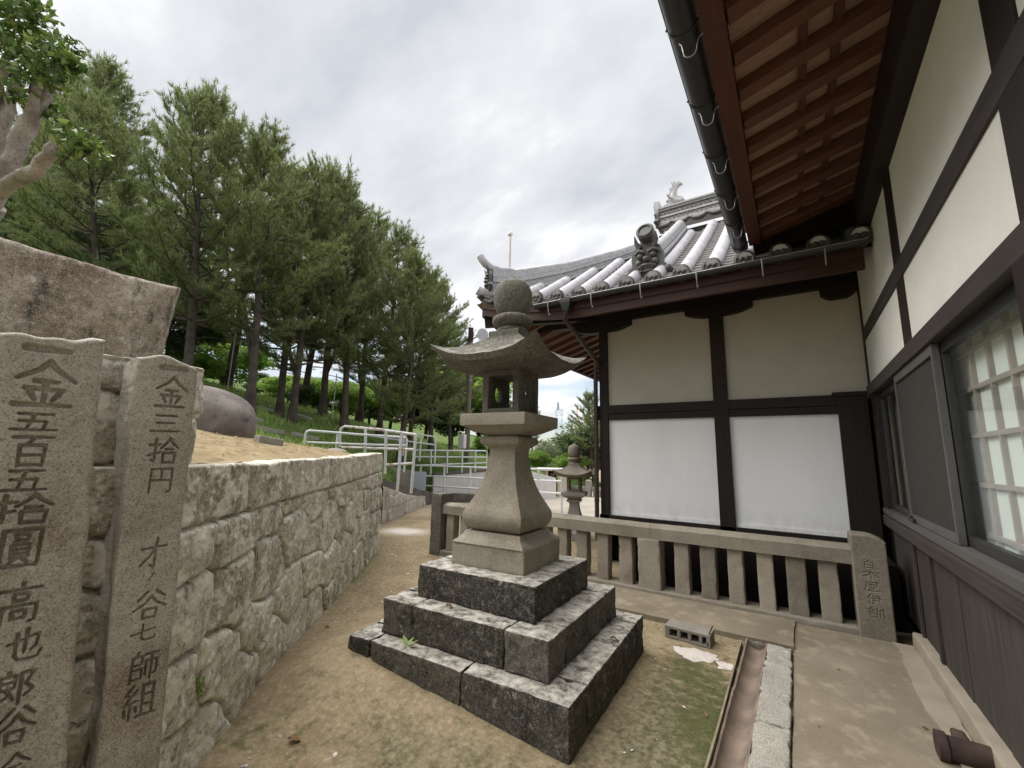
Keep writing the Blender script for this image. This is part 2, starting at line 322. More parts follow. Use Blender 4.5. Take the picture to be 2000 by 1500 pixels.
M['railr'] = rusty()
M['pole'] = plain('pole_concrete', (.17, .145, .125), .8, .2, var=.25, sc=3)
M['poletop'] = plain('pole_dark', (.06, .04, .035), .8, .2)
M['flag'] = plain('flagpole_paint', (.72, .64, .64), .4, .4)
M['horn'] = plain('grey_horn', (.45, .47, .5), .5, .4)
M['pylon'] = plain('hazed_blue_lattice', (.33, .46, .56), .8, .1)  # distance haze is put into this pale bluish colour
M['pylonr'] = plain('hazed_red_lattice', (.78, .55, .56), .8, .1)  # red paled in the colour itself to look hazy
M['wallw'] = plain('white_block_wall', (.72, .70, .69), .9, .1, var=.08, sc=4)
M['wallg'] = stone('grey_retaining', (.28, .25, .22), (.36, .33, .29), da=.6, la=.8, speck=.1)
M['cope'] = stone('dark_coping', (.10, .085, .075), (.17, .15, .13), da=.6, la=.75, speck=.2)
M['panelb'] = plain('blue_grey_panel', (.45, .50, .57), .6, .3, var=.04)
M['cream'] = plain('cream_shed_wall', (.66, .60, .47), .8, .2, var=.05)
M['void'] = plain('black_shade_board', (.012, .009, .008), .9, .1)  # near black: stands in for the darkness of open gaps, also backs hidden walls
M['bark'] = stone('pine_bark', (.05, .038, .031), (.115, .092, .078), da=.55, la=.72, speck=.1, streak=(9, 9, 1.2), lich=(.2, .18, .15), bump=1.)
M['bark2'] = stone('pale_bark', (.22, .185, .165), (.42, .375, .335), da=.56, la=.63, speck=.3, streak=(7, 7, 7), lich=(.48, .44, .40), bump=1., sc=2.2, dark=(.07, .055, .045))
M['ceramic'] = plain('clay_drain_pipe', (.20, .155, .125), .55, .35, var=.35, sc=5, bump=.2)
M['rust'] = plain('rusty_iron', (.055, .036, .03), .75, .25, var=.4)
M['leafdead'] = plain('dry_leaf', (.22, .12, .06), .8, .2, var=.5, sc=20)
M['bamboo'] = plain('pale_lath', (.22, .19, .125), .7, .3, var=.4)
M['red_berry'] = plain('red_leaf', (.35, .05, .03), .6, .3)
def leafm(name, a, b, c, tr=.25, rough=.5, spec=.35):
    t = NT(name); r = t.geo('Random Per Island'); col = t.mix(t.ramp(r, 0, .6), a, b); col = t.mix(t.ramp(r, .75, 1), col, c)
    n = t.noise(.9, 3); col = t.mix(t.ramp(n, .35, .65, .2, 0), col, tuple(x*.55 for x in a))
    t.fin(col, rough, None, spec)
    tb = t.t.nodes.new('ShaderNodeBsdfTranslucent'); t.t.links.new(col, tb.inputs[0]); ms = t.t.nodes.new('ShaderNodeMixShader'); ms.inputs[0].default_value = tr
    t.t.links.new(t.b.outputs[0], ms.inputs[1]); t.t.links.new(tb.outputs[0], ms.inputs[2]); t.t.links.new(ms.outputs[0], t.out.inputs[0]); return t.m
M['needle'] = leafm('pine_needles', (.16, .205, .075), (.235, .29, .105), (.35, .38, .17), .48)
M['candle'] = plain('pine_candle', (.30, .27, .22), .7, .2)
M['leafg'] = leafm('bright_leaves', (.15, .26, .045), (.25, .39, .07), (.36, .48, .12), .5)
M['leafd'] = leafm('dark_leaves', (.06, .105, .04), (.10, .155, .06), (.16, .21, .09), .3)
M['leafp'] = leafm('pale_leaves', (.15, .2, .10), (.23, .28, .14), (.36, .34, .24), .35)
M['camellia'] = leafm('glossy_leaves', (.065, .12, .032), (.125, .205, .05), (.34, .40, .09), .35, .32, .55)
M['grass'] = leafm('grass_blades', (.22, .33, .075), (.33, .45, .12), (.45, .5, .22), .35)
def glassm():
    t = NT('window_glass'); t.t.nodes.remove(t.b); g = t.t.nodes.new('ShaderNodeBsdfGlossy'); g.inputs['Roughness'].default_value = .02; g.inputs[0].default_value = (.9, .95, .95, 1)
    tr = t.t.nodes.new('ShaderNodeBsdfTransparent'); tr.inputs[0].default_value = (.97, .99, .98, 1); lw0 = t.t.nodes.new('ShaderNodeLayerWeight'); lw0.inputs[0].default_value = .5; pw = t.math('POWER', lw0.outputs['Facing'], 4.); lwf = t.math('MULTIPLY_ADD', pw, .55)
    ms = t.t.nodes.new('ShaderNodeMixShader'); lwf.node.inputs[2].default_value = .05; t.t.links.new(lwf, ms.inputs[0]); t.t.links.new(tr.outputs[0], ms.inputs[1]); t.t.links.new(g.outputs[0], ms.inputs[2]); t.t.links.new(ms.outputs[0], t.out.inputs[0]); return t.m
M['glass'] = glassm()
def groundm():
    t = NT('trodden_earth'); n1 = t.noise(1.6, 7, .6); n2 = t.noise(9, 7, .7, off=3); n3 = t.noise(70, 4, .7)
    c = t.mix(t.ramp(n1, .35, .65), (.20, .154, .096), (.31, .248, .158)); c = t.mix(t.ramp(n2, .47, .66, 0, .6), c, (.17, .145, .082)); n4 = t.noise(26, 6, .7, off=8); c = t.mix(t.ramp(n4, .52, .66, 0, .55), c, (.43, .37, .25)); c = t.mix(t.ramp(n4, .46, .34, 0, .5), c, (.14, .11, .065)); c = t.mix(t.ramp(n3, .58, .75, 0, .5), c, (.40, .355, .27)); c = t.mix(t.ramp(n3, .42, .3, 0, .5), c, (.10, .078, .05))
    d = t.ramp(t.math('ADD', t.attr('damp'), t.math('MULTIPLY', t.math('SUBTRACT', n2, .5), 1.1)), .35, .75); c = t.mix(d, c, t.mix(t.ramp(n4, .4, .6), (.085, .075, .042), (.19, .17, .11)))
    m = t.ramp(t.math('ADD', t.attr('moss'), t.math('MULTIPLY', t.math('SUBTRACT', n2, .5), 1.4)), .45, .8); mc = t.mix(t.ramp(n3, .4, .6), (.050, .056, .022), (.10, .102, .042)); c = t.mix(m, c, mc)
    g = t.ramp(t.math('ADD', t.attr('gravel'), t.math('MULTIPLY', t.math('SUBTRACT', n3, .5), 1.6)), .55, .8); c = t.mix(g, c, (.60, .57, .53))
    p = t.attr('pave'); c = t.mix(p, c, t.mix(t.ramp(n1, .4, .6), (.36, .33, .28), (.44, .40, .34)))
    nb = t.bump(n2, .5, .02); nb = t.bump(n3, .7, .006, nb); return t.fin(c, .95, nb, .15)
M['ground'] = groundm()
def hillm():
    t = NT('hillside'); n1 = t.noise(.8, 6, .6); n2 = t.noise(7, 6, .7, off=3)
    e = t.mix(t.ramp(n2, .35, .68), (.235, .175, .10), (.38, .31, .19)); g = t.mix(t.ramp(n2, .35, .7), (.06, .10, .026), (.13, .18, .052))
    f = t.ramp(t.math('ADD', t.attr('grassy'), t.math('MULTIPLY', t.math('SUBTRACT', n2, .5), 1.2)), .4, .7); c = t.mix(f, e, g)
    return t.fin(c, .95, t.bump(n2, .8, .04), .1)
M['hill'] = hillm()
def pathm():
    t = NT('cement_path'); n1 = t.noise(1.7, 6, .62); n2 = t.noise(5, 8, .65, stretch=(1.3, 1, 1), off=2); n3 = t.noise(120, 3, .6)
    c = t.mix(t.ramp(n1, .35, .65), (.165, .138, .10), (.23, .197, .149)); c = t.mix(t.ramp(n2, .52, .66, 0, .6), c, (.33, .288, .222)); c = t.mix(t.ramp(n2, .46, .32, 0, .5), c, (.2, .165, .12)); c = t.mix(t.ramp(n3, .55, .75, 0, .25), c, (.5, .47, .4))
    return t.fin(c, .92, t.bump(n3, .3, .003), .15)
M['path'] = pathm()
# ================================================================== GROUND
def graded(a, b, st, far, g=1.22):
    k = list(np.arange(a, b+1e-6, st)); s = st
    while k[-1] < far: s *= g; k.append(k[-1]+s)
    s = st
    while k[0] > -far: s *= g; k.insert(0, k[0]-s)
    return np.array(k)
gx = graded(-7.5, 1.2, .05, 2500); gy = graded(-.5, 8.5, .05, 2500)
X, Y = np.meshgrid(gx, gy, indexing='ij'); P = np.stack([X, Y, np.zeros_like(X)], -1)
trench = ((X > -.47) & (X < -.33) & (Y < 4.62) & (Y > -1.6)); near = np.exp(-((X+2.5)**2+(Y-4)**2)/120)
P[..., 2] = (vn(P, .9, 3)*.025+vn(P, 7, 3)*.007)*near
P[..., 2] -= trench*.10
sm = lambda v, a, b: np.clip((v-a)/(b-a), 0, 1)**2*(3-2*np.clip((v-a)/(b-a), 0, 1))
mound = .185*np.exp(-((X+2.95)/.42)**2)*sm(Y, 1.55, 2.3)*(1-sm(Y, 3.7, 5.0))
front = .185*np.clip((-1.15-X)/1.75, 0, 1)*(X > -2.95)*np.exp(-(np.maximum(0, 2.32-Y)/.42)**2)*(Y < 3.8)
P[..., 2] += np.maximum(mound, front)
gs = lambda cx, cy, rx, ry=None: np.exp(-(((X-cx)/rx)**2+((Y-cy)/(ry or rx))**2))
damp = .85*gs(-.75, 3.1, .42, 1.5)+.62*gs(-1.2, 1.75, .9, .5)+.3*gs(-1.9, 1.9, 1.1, .45)+.3*gs(-2.9, 1.7, .35, .7)
moss = .66*gs(-.64, 3.4, .40, .85)+.42*gs(-.95, 3.9, .3, .3)+.40*gs(-1.6, 1.75, .5, .2)+.36*gs(-2.4, 1.6, .35)+.4*gs(-.5, 2.6, .2, .8)+.38*gs(-1.3, 2.2, .25)+.36*gs(-2.7, 1.45, .3, .3)
gravel = .8*gs(-6.9, 6.5, .9, .7)
pave = np.clip((Y-8.2-.25*(X+9))/1.2, 0, 1)*np.clip((X+9.5)/1.5, 0, 1)
structure(gridmesh('ground', P, M['ground'], attrs=dict(damp=damp, moss=moss, gravel=gravel, pave=pave)))

# ================================================================== HILL behind the rubble wall
WC = np.array([-2.52, .89]); WD = np.array([-5.98, 5.02]); wd = nrm(WD-WC); wm = np.array([-wd[1], wd[0]])
if wm[0] > 0: wm = -wm
LEN = np.linalg.norm(WD-WC)
cps = [(WC[0]+wd[0]*t+wm[0]*.3, WC[1]+wd[1]*t+wm[1]*.3, z) for t, z in ((-3, 1.5), (-1, 1.5), (0, 1.52), (1.2, 1.52), (2.6, 1.54), (4, 1.57), (5, 1.6))]
cps += [(WC[0]+wd[0]*t+wm[0]*.3, WC[1]+wd[1]*t+wm[1]*.3, z) for t, z in ((6.0, .8), (7.5, .68), (9, .6), (11, .5), (12.6, .5))]
cps += [tuple(at(*q)) for q in ((400, 838, 5), (500, 862, 6), (600, 879, 7), (690, 890, 8), (520, 862, 9), (600, 858, 11), (500, 800, 11), (440, 775, 12), (400, 752, 14), (540, 828, 13), (640, 815, 14),
        (700, 830, 15.5), (750, 850, 19), (780, 846, 21), (850, 868, 24), (920, 896, 22), (950, 902, 22), (745, 940, 10.5), (775, 946, 12), (765, 946, 14), (800, 950, 14.2), (560, 790, 24), (300, 745, 20), (650, 822, 30), (800, 855, 34), (1000, 893, 30), (760, 908, 15.6), (840, 912, 16.6), (950, 915, 18.6), (1050, 925, 19), (1100, 900, 40))]
cps += [(-4.6, .3, 1.9), (-6, -2, 2.4), (-10, -3, 4.), (-14, 0, 4.4), (-25, 5, 6.), (-40, 20, 7.), (-40, 50, 5), (-20, 60, 2.5), (-16, -14, 5)]
cps = np.array(cps)
def _fit():
    n = len(cps); D = np.linalg.norm(cps[:, None, :2]-cps[None, :, :2], axis=-1); A = np.zeros((n+3, n+3)); A[:n, :n] = -D+np.eye(n)*.15; A[:n, n] = 1; A[:n, n+1:] = cps[:, :2]; A[n, :n] = 1; A[n+1:, :n] = cps[:, :2].T
    return np.linalg.solve(A, np.concatenate([cps[:, 2], [0, 0, 0]]))
_w = _fit()
def hz(x, y):
    p = np.stack([np.asarray(x, float), np.asarray(y, float)], -1); D = np.linalg.norm(p[..., None, :]-cps[:, :2], axis=-1)
    return np.maximum(-.2, (-D)@_w[:-3]+_w[-3]+p@_w[-2:])
tt = np.concatenate([np.arange(-7, 5.3, .14), np.arange(5.3, 22, .22), np.arange(22, 50, 1.2)]); ds = np.concatenate([np.arange(0, 8, .14), np.arange(8, 20, .4), np.arange(20, 60, 2.)])
T, DS = np.meshgrid(tt, ds, indexing='ij')
S0 = .27+np.maximum(0, -T)*1.45+np.clip(-T/.2, 0, 1)*.45+np.clip((T-5.6)/.5, 0, 1)*.5-np.clip((T-15.1)/.366, 0, 9.5); SS = S0+DS
HX, HY = WC[0]+wd[0]*T+wm[0]*SS, WC[1]+wd[1]*T+wm[1]*SS; HZ = hz(HX, HY); P = np.stack([HX, HY, HZ], -1); P[..., 2] += vn(P, .7, 4)*.06*np.clip(DS, 0, 1)+vn(P, 5, 3)*.02
P[:, 0, 2] = np.where(T[:, 0] > 5.2, -.4, P[:, 0, 2])
def grassy(x, y):
    a = (x-WC[0])*wm[0]+(y-WC[1])*wm[1]; b = (x-WC[0])*wd[0]+(y-WC[1])*wd[1]
    e = np.clip((a-2.9+.25*np.clip(b, 0, 5))/1.1, 0, 1); return np.maximum(e, np.clip((b-5.2)/1.2, 0, 1))
structure(gridmesh('hill', P, M['hill'], attrs=dict(grassy=grassy(HX, HY)), flip=True))
# grass blades
n = 70000; t = RNG.uniform(-3, 26, n); s_ = RNG.random(n)**1.4*26; sb = .9-np.clip((t-15.2)/.366, 0, 9); s_ = s_+sb
gxp, gyp = WC[0]+wd[0]*t+wm[0]*s_, WC[1]+wd[1]*t+wm[1]*s_; keep = (grassy(gxp, gyp) > RNG.random(n)*.9+.1)
gxp, gyp = gxp[keep], gyp[keep]; n = len(gxp); gp = np.stack([gxp, gyp, hz(gxp, gyp)-.02], -1)
keep = vn(gp, .8, 3) > -.22; gp = gp[keep]; n = len(gp)
a = RNG.uniform(0, 6.28, n); h = RNG.uniform(.08, .24, n)*(1+.5*vn(gp, .6, 2)); wv = np.stack([np.cos(a), np.sin(a), np.zeros(n)], -1)*RNG.uniform(.008, .02, n)[:, None]
lean = np.stack([RNG.normal(0, .5, n), RNG.normal(0, .5, n), np.ones(n)], -1)*h[:, None]
V = np.stack([gp-wv, gp+wv, gp+lean], 1).reshape(-1, 3); F = np.arange(3*n).reshape(-1, 3)
stuff(npmesh('grass', V, F, M['grass']), 'green grass growing over the hillside under the pines', 'grass')

# ================================================================== RUBBLE WALL (each stone bulges out of one continuous face)
def rubble_wall(name, poly, H, mat, label, cap=.3, size=(.40, .30), res=.0095, dressed=1e9, seed=1, batter=.06, back=.3, group=None, depth=.05, caps_len=(.6, 1.1)):
    rg = np.random.default_rng(seed); poly = np.array(poly, float); seg = np.linalg.norm(np.diff(poly, axis=0), axis=1); cum = np.concatenate([[0], np.cumsum(seg)]); L = cum[-1]
    nu, nz_ = int(L/res)+1, int(1.02*max(H)/res)+1; u = np.linspace(0, L, nu); v = np.linspace(0, 1, nz_)
    Ht = np.interp(u, np.linspace(0, L, len(H)), H); px_ = np.interp(u, cum, poly[:, 0]); py_ = np.interp(u, cum, poly[:, 1])
    tx = np.gradient(px_); ty = np.gradient(py_); k = 9; ker = np.ones(k)/k; tx = np.convolve(np.pad(tx, k//2, 'edge'), ker, 'valid'); ty = np.convolve(np.pad(ty, k//2, 'edge'), ker, 'valid')
    ln = np.hypot(tx, ty); nx, ny = ty/ln, -tx/ln
    U, Vv = np.meshgrid(u, v, indexing='ij'); Z = Vv*Ht[:, None]; Hb = Ht[:, None]-cap
    seeds = []; z = .0; row = 0
    while z < max(H):
        x = -rg.random()*size[0]
        while x < L+size[0]:
            w = size[0]*rg.uniform(.7, 1.35)*(1 if x < dressed else .8); seeds.append((x+w/2, z+size[1]/2+rg.normal(0, size[1]*(.26 if x < dressed else .04)))); x += w
        z += size[1]
    sd_ = np.array(seeds); dn = (U > dressed)
    UU = U+vn(np.stack([U, Z, U*0], -1), 2.6, 3)*.11; ZZ = np.minimum(Z, Hb)+vn(np.stack([U, Z, U*0+9], -1), 2.6, 3)*.09
    f1 = np.full(U.shape, 9.); f2 = f1.copy(); idx = np.zeros(U.shape, int)
    for i, (a, b) in enumerate(sd_):
        dx, dz = np.abs(UU-a)/size[0], np.abs(ZZ-b)/size[1]; d = np.where(dn, np.maximum(dx, dz), np.hypot(dx, dz))
        m = d < f1; f2 = np.where(m, f1, np.minimum(f2, d)); idx = np.where(m, i, idx); f1 = np.where(m, d, f1)
    d = (f2-f1)*.5*min(size); d = np.where(Z < Hb, np.minimum(d, np.abs(Hb-Z)+.0), d)
    if cap:
        cb = [rg.uniform(-.3, 0)]
        while cb[-1] < L: cb.append(cb[-1]+rg.uniform(*caps_len))
        cb = np.array(cb); dc = np.abs(U[..., None]-cb).min(-1); ci = np.searchsorted(cb, U); inc = Z >= Hb
        d = np.where(inc, np.minimum(dc, Z-Hb), d); idx = np.where(inc, 5000+ci, idx)
    h = rg.random(9000); off = (h[idx]-.5)*.035
    b = 1-np.exp(-np.maximum(d, 0)/.0065); b2 = 1-np.exp(-np.maximum(d, 0)/.06)
    PP = np.stack([U, Z, U*0], -1)+idx[..., None]*3.7
    dsp = b*depth*1.45+b2*depth*.12+off*b*.6+vn(PP, 4, 3)*.012*b+vn(PP, 13, 4, .65)*.013*b+vn(np.stack([U, Z, U*0], -1), 34, 3)*.006
    dsp -= batter*Vv
    top = Vv > .985
    Pg = np.stack([px_[:, None]+nx[:, None]*dsp, py_[:, None]+ny[:, None]*dsp, Z-.02+vn(PP, 2, 2)*.012*(Vv > .97)], -1)
    ex = []
    for j, bk in enumerate((.01, .03, .1, .2, back)):
        ex.append(np.stack([Pg[:, -1, 0]-nx*bk, Pg[:, -1, 1]-ny*bk, Pg[:, -1, 2]+(.008 if j < 3 else 0)+vn(np.stack([u, u*0+bk, u*0], -1), 9, 3)*.01], -1))
    ex.append(ex[-1]+np.array([0, 0, -1.])*Ht[:, None])
    Pg = np.concatenate([Pg, np.stack(ex, 1)], 1)
    tone = np.concatenate([np.random.default_rng(seed+5).random(9000)[idx], np.full((len(u), len(ex)), .5)], 1); o = gridmesh(name, Pg, mat, flip=False, attrs=dict(tone=tone)); return tag(o, label, 'stone wall', group)
rubble_wall('retaining_wall', [(-2.72, .30), (-2.60, .70), WC, WC+(WD-WC)*.35+np.array([-.03, -.03]), WC+(WD-WC)*.7, WD, WD+np.array([-.95, .6])], [1.52, 1.52, 1.53, 1.54, 1.57, 1.6, 1.6], M['rubble'],
            'weathered rubble stone retaining wall with lichen running beside the earth path', size=(.46, .34), dressed=4.9, seed=4)
a_ = at(742, 1018, 9.7)[:2]; b_ = at(830, 987, 13.4)[:2]
rubble_wall('low_wall', [a_, (a_+b_)/2, b_, b_+np.array([-.8, .3])], [.85, .55, .33, .33], M['rubble2'], 'low pale stone wall of two courses beyond the corner of the tall rubble wall', cap=.0, size=(.38, .3), dressed=-1, seed=9, batter=.02, res=.02, depth=.03)
# ------------------------------------------------------------------ inscribed slabs
def K(*s): return [np.array(q, float)/100 for q in s]
KAN = {
 'one': K([(3, 52), (97, 46)]),
 'gold': K([(50, 0), (36, 18), (3, 40)], [(50, 0), (68, 20), (97, 40)], [(32, 43), (68, 43)], [(20, 60), (80, 60)], [(50, 43), (50, 92)], [(27, 69), (36, 83)], [(74, 68), (64, 83)], [(6, 95), (94, 93)]),
 'five': K([(14, 8), (86, 6)], [(48, 8), (34, 92)], [(18, 47), (74, 45), (68, 92)], [(3, 94), (97, 92)]),
 'hundred': K([(3, 7), (97, 5)], [(52, 8), (36, 30)], [(20, 32), (22, 98)], [(20, 32), (80, 31), (79, 98)], [(24, 63), (77, 62)], [(23, 94), (78, 93)]),
 'ten': K([(2, 28), (40, 24)], [(22, 2), (23, 92), (12, 84)], [(2, 68), (40, 54)], [(68, 0), (58, 20), (40, 40)], [(68, 0), (80, 20), (99, 38)], [(56, 43), (82, 43)], [(50, 58), (52, 98)], [(50, 58), (90, 57), (88, 98)], [(52, 95), (88, 95)]),
 'yen_old': K([(6, 3), (7, 99)], [(6, 4), (94, 2), (94, 99)], [(8, 96), (93, 96)], [(36, 15), (37, 31)], [(36, 15), (65, 15), (64, 31)], [(37, 30), (64, 30)], [(30, 41), (31, 75)], [(30, 41), (70, 41), (69, 75)], [(31, 53), (69, 53)], [(31, 64), (69, 64)], [(31, 75), (69, 75)], [(42, 77), (28, 90)], [(58, 77), (73, 90)]),
 'high': K([(50, 0), (50, 13)], [(3, 16), (97, 14)], [(33, 26), (34, 43)], [(33, 26), (67, 26), (66, 43)], [(34, 43), (66, 43)], [(10, 55), (10, 99)], [(10, 55), (90, 54), (90, 94), (78, 97)], [(34, 67), (35, 87)], [(34, 67), (66, 67), (65, 87)], [(35, 86), (65, 86)]),
 'also': K([(3, 42), (84, 20), (80, 58), (68, 66)], [(50, 0), (50, 72)], [(25, 12), (25, 80), (36, 93), (90, 93), (97, 72)]),
 'son': K([(30, 0), (34, 9)], [(12, 13), (12, 84), (36, 70)], [(12, 13), (50, 13), (49, 49)], [(13, 31), (49, 31)], [(13, 49), (49, 49)], [(32, 54), (52, 84)], [(63, 8), (64, 99)], [(63, 9), (93, 8), (76, 42), (96, 62), (76, 76)]),
 'valley': K([(36, 3), (10, 30)], [(64, 3), (92, 28)], [(50, 20), (34, 44), (2, 64)], [(50, 20), (68, 44), (98, 62)], [(30, 66), (32, 99)], [(30, 66), (71, 65), (69, 99)], [(32, 95), (69, 95)]),
 'three': K([(14, 12), (84, 10)], [(20, 50), (78, 48)], [(3, 94), (97, 91)]),
 'yen': K([(8, 6), (8, 99)], [(8, 7), (92, 5), (91, 92), (78, 96)], [(10, 50), (90, 50)], [(50, 7), (50, 50)]),
 'talent': K([(6, 32), (95, 26)], [(58, 0), (58, 94), (42, 84)], [(56, 32), (36, 60), (6, 84)]),
 'no': K([(72, 3), (54, 50), (16, 92)]),
 'seven': K([(4, 54), (95, 36)], [(44, 3), (45, 82), (56, 95), (94, 94), (96, 76)]),
 'master': K([(30, 0), (20, 12)], [(12, 14), (12, 99)], [(12, 14), (44, 14), (44, 42)], [(13, 42), (44, 42)], [(13, 58), (46, 58), (46, 90)], [(13, 90), (46, 90)], [(53, 12), (99, 11)], [(58, 34), (58, 84)], [(58, 35), (94, 34), (94, 80), (85, 82)], [(76, 12), (76, 99)]),
 'group': K([(30, 0), (10, 24), (34, 30)], [(40, 16), (8, 52), (46, 47)], [(26, 50), (26, 98)], [(10, 66), (14, 86)], [(40, 64), (45, 80)], [(58, 6), (58, 92)], [(58, 7), (88, 6), (88, 92)], [(59, 35), (88, 35)], [(59, 63), (88, 63)], [(46, 94), (99, 93)]),
 'white': K([(52, 0), (38, 18)], [(20, 22), (22, 98)], [(20, 22), (80, 21), (79, 98)], [(23, 58), (78, 58)], [(22, 93), (78, 93)]),
 'tree': K([(4, 30), (96, 28)], [(50, 0), (50, 99)], [(48, 32), (34, 58), (4, 82)], [(52, 32), (68, 58), (97, 80)]),
 'shop': K([(12, 6), (86, 5), (86, 28)], [(14, 28), (86, 28)], [(14, 6), (13, 52), (2, 98)], [(26, 42), (92, 41)], [(52, 42), (34, 58), (82, 56)], [(58, 58), (58, 96)], [(32, 76), (84, 75)], [(20, 97), (98, 96)]),
 'that': K([(30, 0), (4, 44)], [(20, 26), (20, 99)], [(42, 14), (86, 13), (85, 62)], [(34, 38), (98, 37)], [(42, 62), (86, 61)], [(64, 14), (58, 64), (36, 98)]),
 'teach': K([(24, 0), (30, 10)], [(4, 20), (46, 19)], [(10, 34), (40, 33)], [(10, 48), (40, 47)], [(11, 62), (11, 94)], [(11, 62), (40, 62), (39, 94)], [(11, 92), (39, 92)], [(58, 8), (57, 60), (48, 96)], [(76, 14), (76, 84)], [(95, 6), (95, 99)])}
def carve(A, Bz, chars, dep=.014, w0=.085):
    """depth map of incised strokes; A,Bz = face coordinates of the grid; chars = (name, s0, s1, ztop, zbot)"""
    D = np.zeros_like(A)
    for nm, s0, s1, zt, zb in chars:
        w, h = s1-s0, zt-zb; sel = (A > s0-.02) & (A < s1+.02) & (Bz < zt+.02) & (Bz > zb-.02)
        if not sel.any(): continue
        a, b = (A[sel]-s0), (zt-Bz[sel]); best = np.zeros(a.shape); hw0 = w0*.5*math.sqrt(w*min(h, w*1.3)) if nm != 'one' else .013*w/.1
        for st in KAN[nm]:
            st = st*np.array([w, h]); tot = np.concatenate([[0], np.cumsum(np.linalg.norm(np.diff(st, axis=0), axis=1))])
            for i in range(len(st)-1):
                p, q = st[i], st[i+1]; e = q-p; L2 = max(1e-12, e@e); tq = np.clip(((a-p[0])*e[0]+(b-p[1])*e[1])/L2, 0, 1); dist = np.hypot(a-p[0]-tq*e[0], b-p[1]-tq*e[1])
                fr = (tot[i]+tq*math.sqrt(L2))/tot[-1]; hw = hw0*(1.12-.42*np.abs(fr-.15)); best = np.maximum(best, np.clip((hw-dist)/(hw*.42), 0, 1))
        D[sel] = np.maximum(D[sel], best)
    return D*dep
ANG = math.radians(5); SU = np.array([math.sin(ANG), math.cos(ANG), 0]); SN = np.array([SU[1], -SU[0], 0]); SP = np.array([-2.83, 1.08, 0])
def face_sz(px, py, off=0.): q = on_plane(px, py, SP+SN*off, SN); return float((q-SP)@SU), float(q[2])
def slab(name, off, edge, thick, chars_px, label, res, topf, dep=.014, w0=.085, mat='slab', zb=-.05):
    """edge: s of left/right edge at top and bottom"""
    (l1, r1), (l0, r0) = edge; zt = topf(0.)+.02
    nu = int((max(r1, r0)-min(l1, l0))/res); nz_ = int((zt-zb)/res); g = np.linspace(0, 1, nu); q = np.linspace(0, 1, nz_); G, Q = np.meshgrid(g, q, indexing='ij')
    top = np.array([topf(x) for x in g])[:, None]; Zc = zb+(top-zb)*Q; f = np.clip(Zc/zt, 0, 1); Lf = l0+(l1-l0)*f; Rt = r0+(r1-r0)*f
    wob = vn(np.stack([Zc*0, Zc, Zc*0+off*90], -1), 5, 4)*.012; A = Lf+(Rt-Lf)*G+wob*(G*2-1)
    ch = []
    for nm, x0, x1, y0, y1 in chars_px:
        xm, ym = (x0+x1)/2, (y0+y1)/2; s0, _ = face_sz(x0, ym, off); s1, _ = face_sz(x1, ym, off); _, za = face_sz(xm, y0, off); _, zb2 = face_sz(xm, y1, off); ch.append((nm, s0, s1, za, zb2))
    D = -carve(A, Zc, ch, dep, w0)
    e = np.minimum(np.minimum(G, 1-G)*(Rt-Lf), (1-Q)*(top-zb)); rr = .018; D -= np.where(e < rr, rr-np.sqrt(np.maximum(0, rr*rr-(rr-e)**2)), 0)*.9
    PP = SP+SU*A[..., None]+np.array([0, 0, 1.])*Zc[..., None]; D += vn(PP, 7, 3)*.006+vn(PP, 45, 3)*.0028
    Pf = PP+SN*(off+D)[..., None]
    o = gridmesh(name, Pf, M[mat], flip=True)
    # sides, top and back as a second sheet joined to the face's rim
    rim = np.concatenate([Pf[0, :], Pf[1:, -1], Pf[-1, -2::-1]]); n_ = len(rim); rows = [rim]
    for k in range(1, 9):
        t_ = thick*k/8; rows.append(rim-SN*t_+(vn(rim-SN*t_, 9, 4)*.022)[:, None]*SU+np.array([0, 0, 1.])*(vn(rim-SN*t_+5, 7, 3)*.012)[:, None])
    R = np.stack(rows, 0)
    me2 = gridmesh(name+'_side', R, M[mat]); bm = bmesh.new(); bm.from_mesh(o.data); bm.from_mesh(me2.data); bmesh.ops.remove_doubles(bm, verts=bm.verts, dist=1e-5)
    ring = [bm.verts.new(tuple(p-SN*.002)) for p in rows[-1][::6]]; bm.faces.new(ring)
    for f_ in bm.faces: f_.smooth = True
    bm.to_mesh(o.data); bm.free(); d_ = me2.data; bpy.data.objects.remove(me2); bpy.data.meshes.remove(d_)
    o.data.set_sharp_from_angle(angle=math.radians(60))
    return o
OFF1 = .53; OFF2 = .50
l1, _ = face_sz(-60, 650, OFF1); r1, z1 = face_sz(206, 664, OFF1); r0, _ = face_sz(148, 1470, OFF1)
c1 = [('one', 50, 139, 674, 692), ('gold', 26, 152, 706, 797), ('five', 20, 116, 806, 842), ('hundred', 20, 104, 850, 912), ('five', 3, 96, 917, 960), ('ten', -22, 104, 967, 1024), ('yen_old', -2, 82, 1034, 1108), ('high', -2, 80, 1141, 1218), ('also', 14, 84, 1229, 1291), ('son', -12, 68, 1313, 1379), ('valley', -8, 70, 1384, 1452), ('gold', -4, 58, 1474, 1530)]
tag(slab('inscribed_slab', OFF1, ((l1, r1), (l1+.12, r0+.012)), .13, c1, 'broad grey granite slab carved with large characters at the left edge', .0034, lambda g: z1-.045*(1-g)+.006*math.sin(g*7)+.003*math.sin(g*23), .021, .118), 'stone slab', 'inscribed donor slabs')
l2, _ = face_sz(268, 700, OFF2); r2, z2 = face_sz(389, 705, OFF2); l20, _ = face_sz(204, 1463, OFF2); r20, _ = face_sz(319, 1496, OFF2)
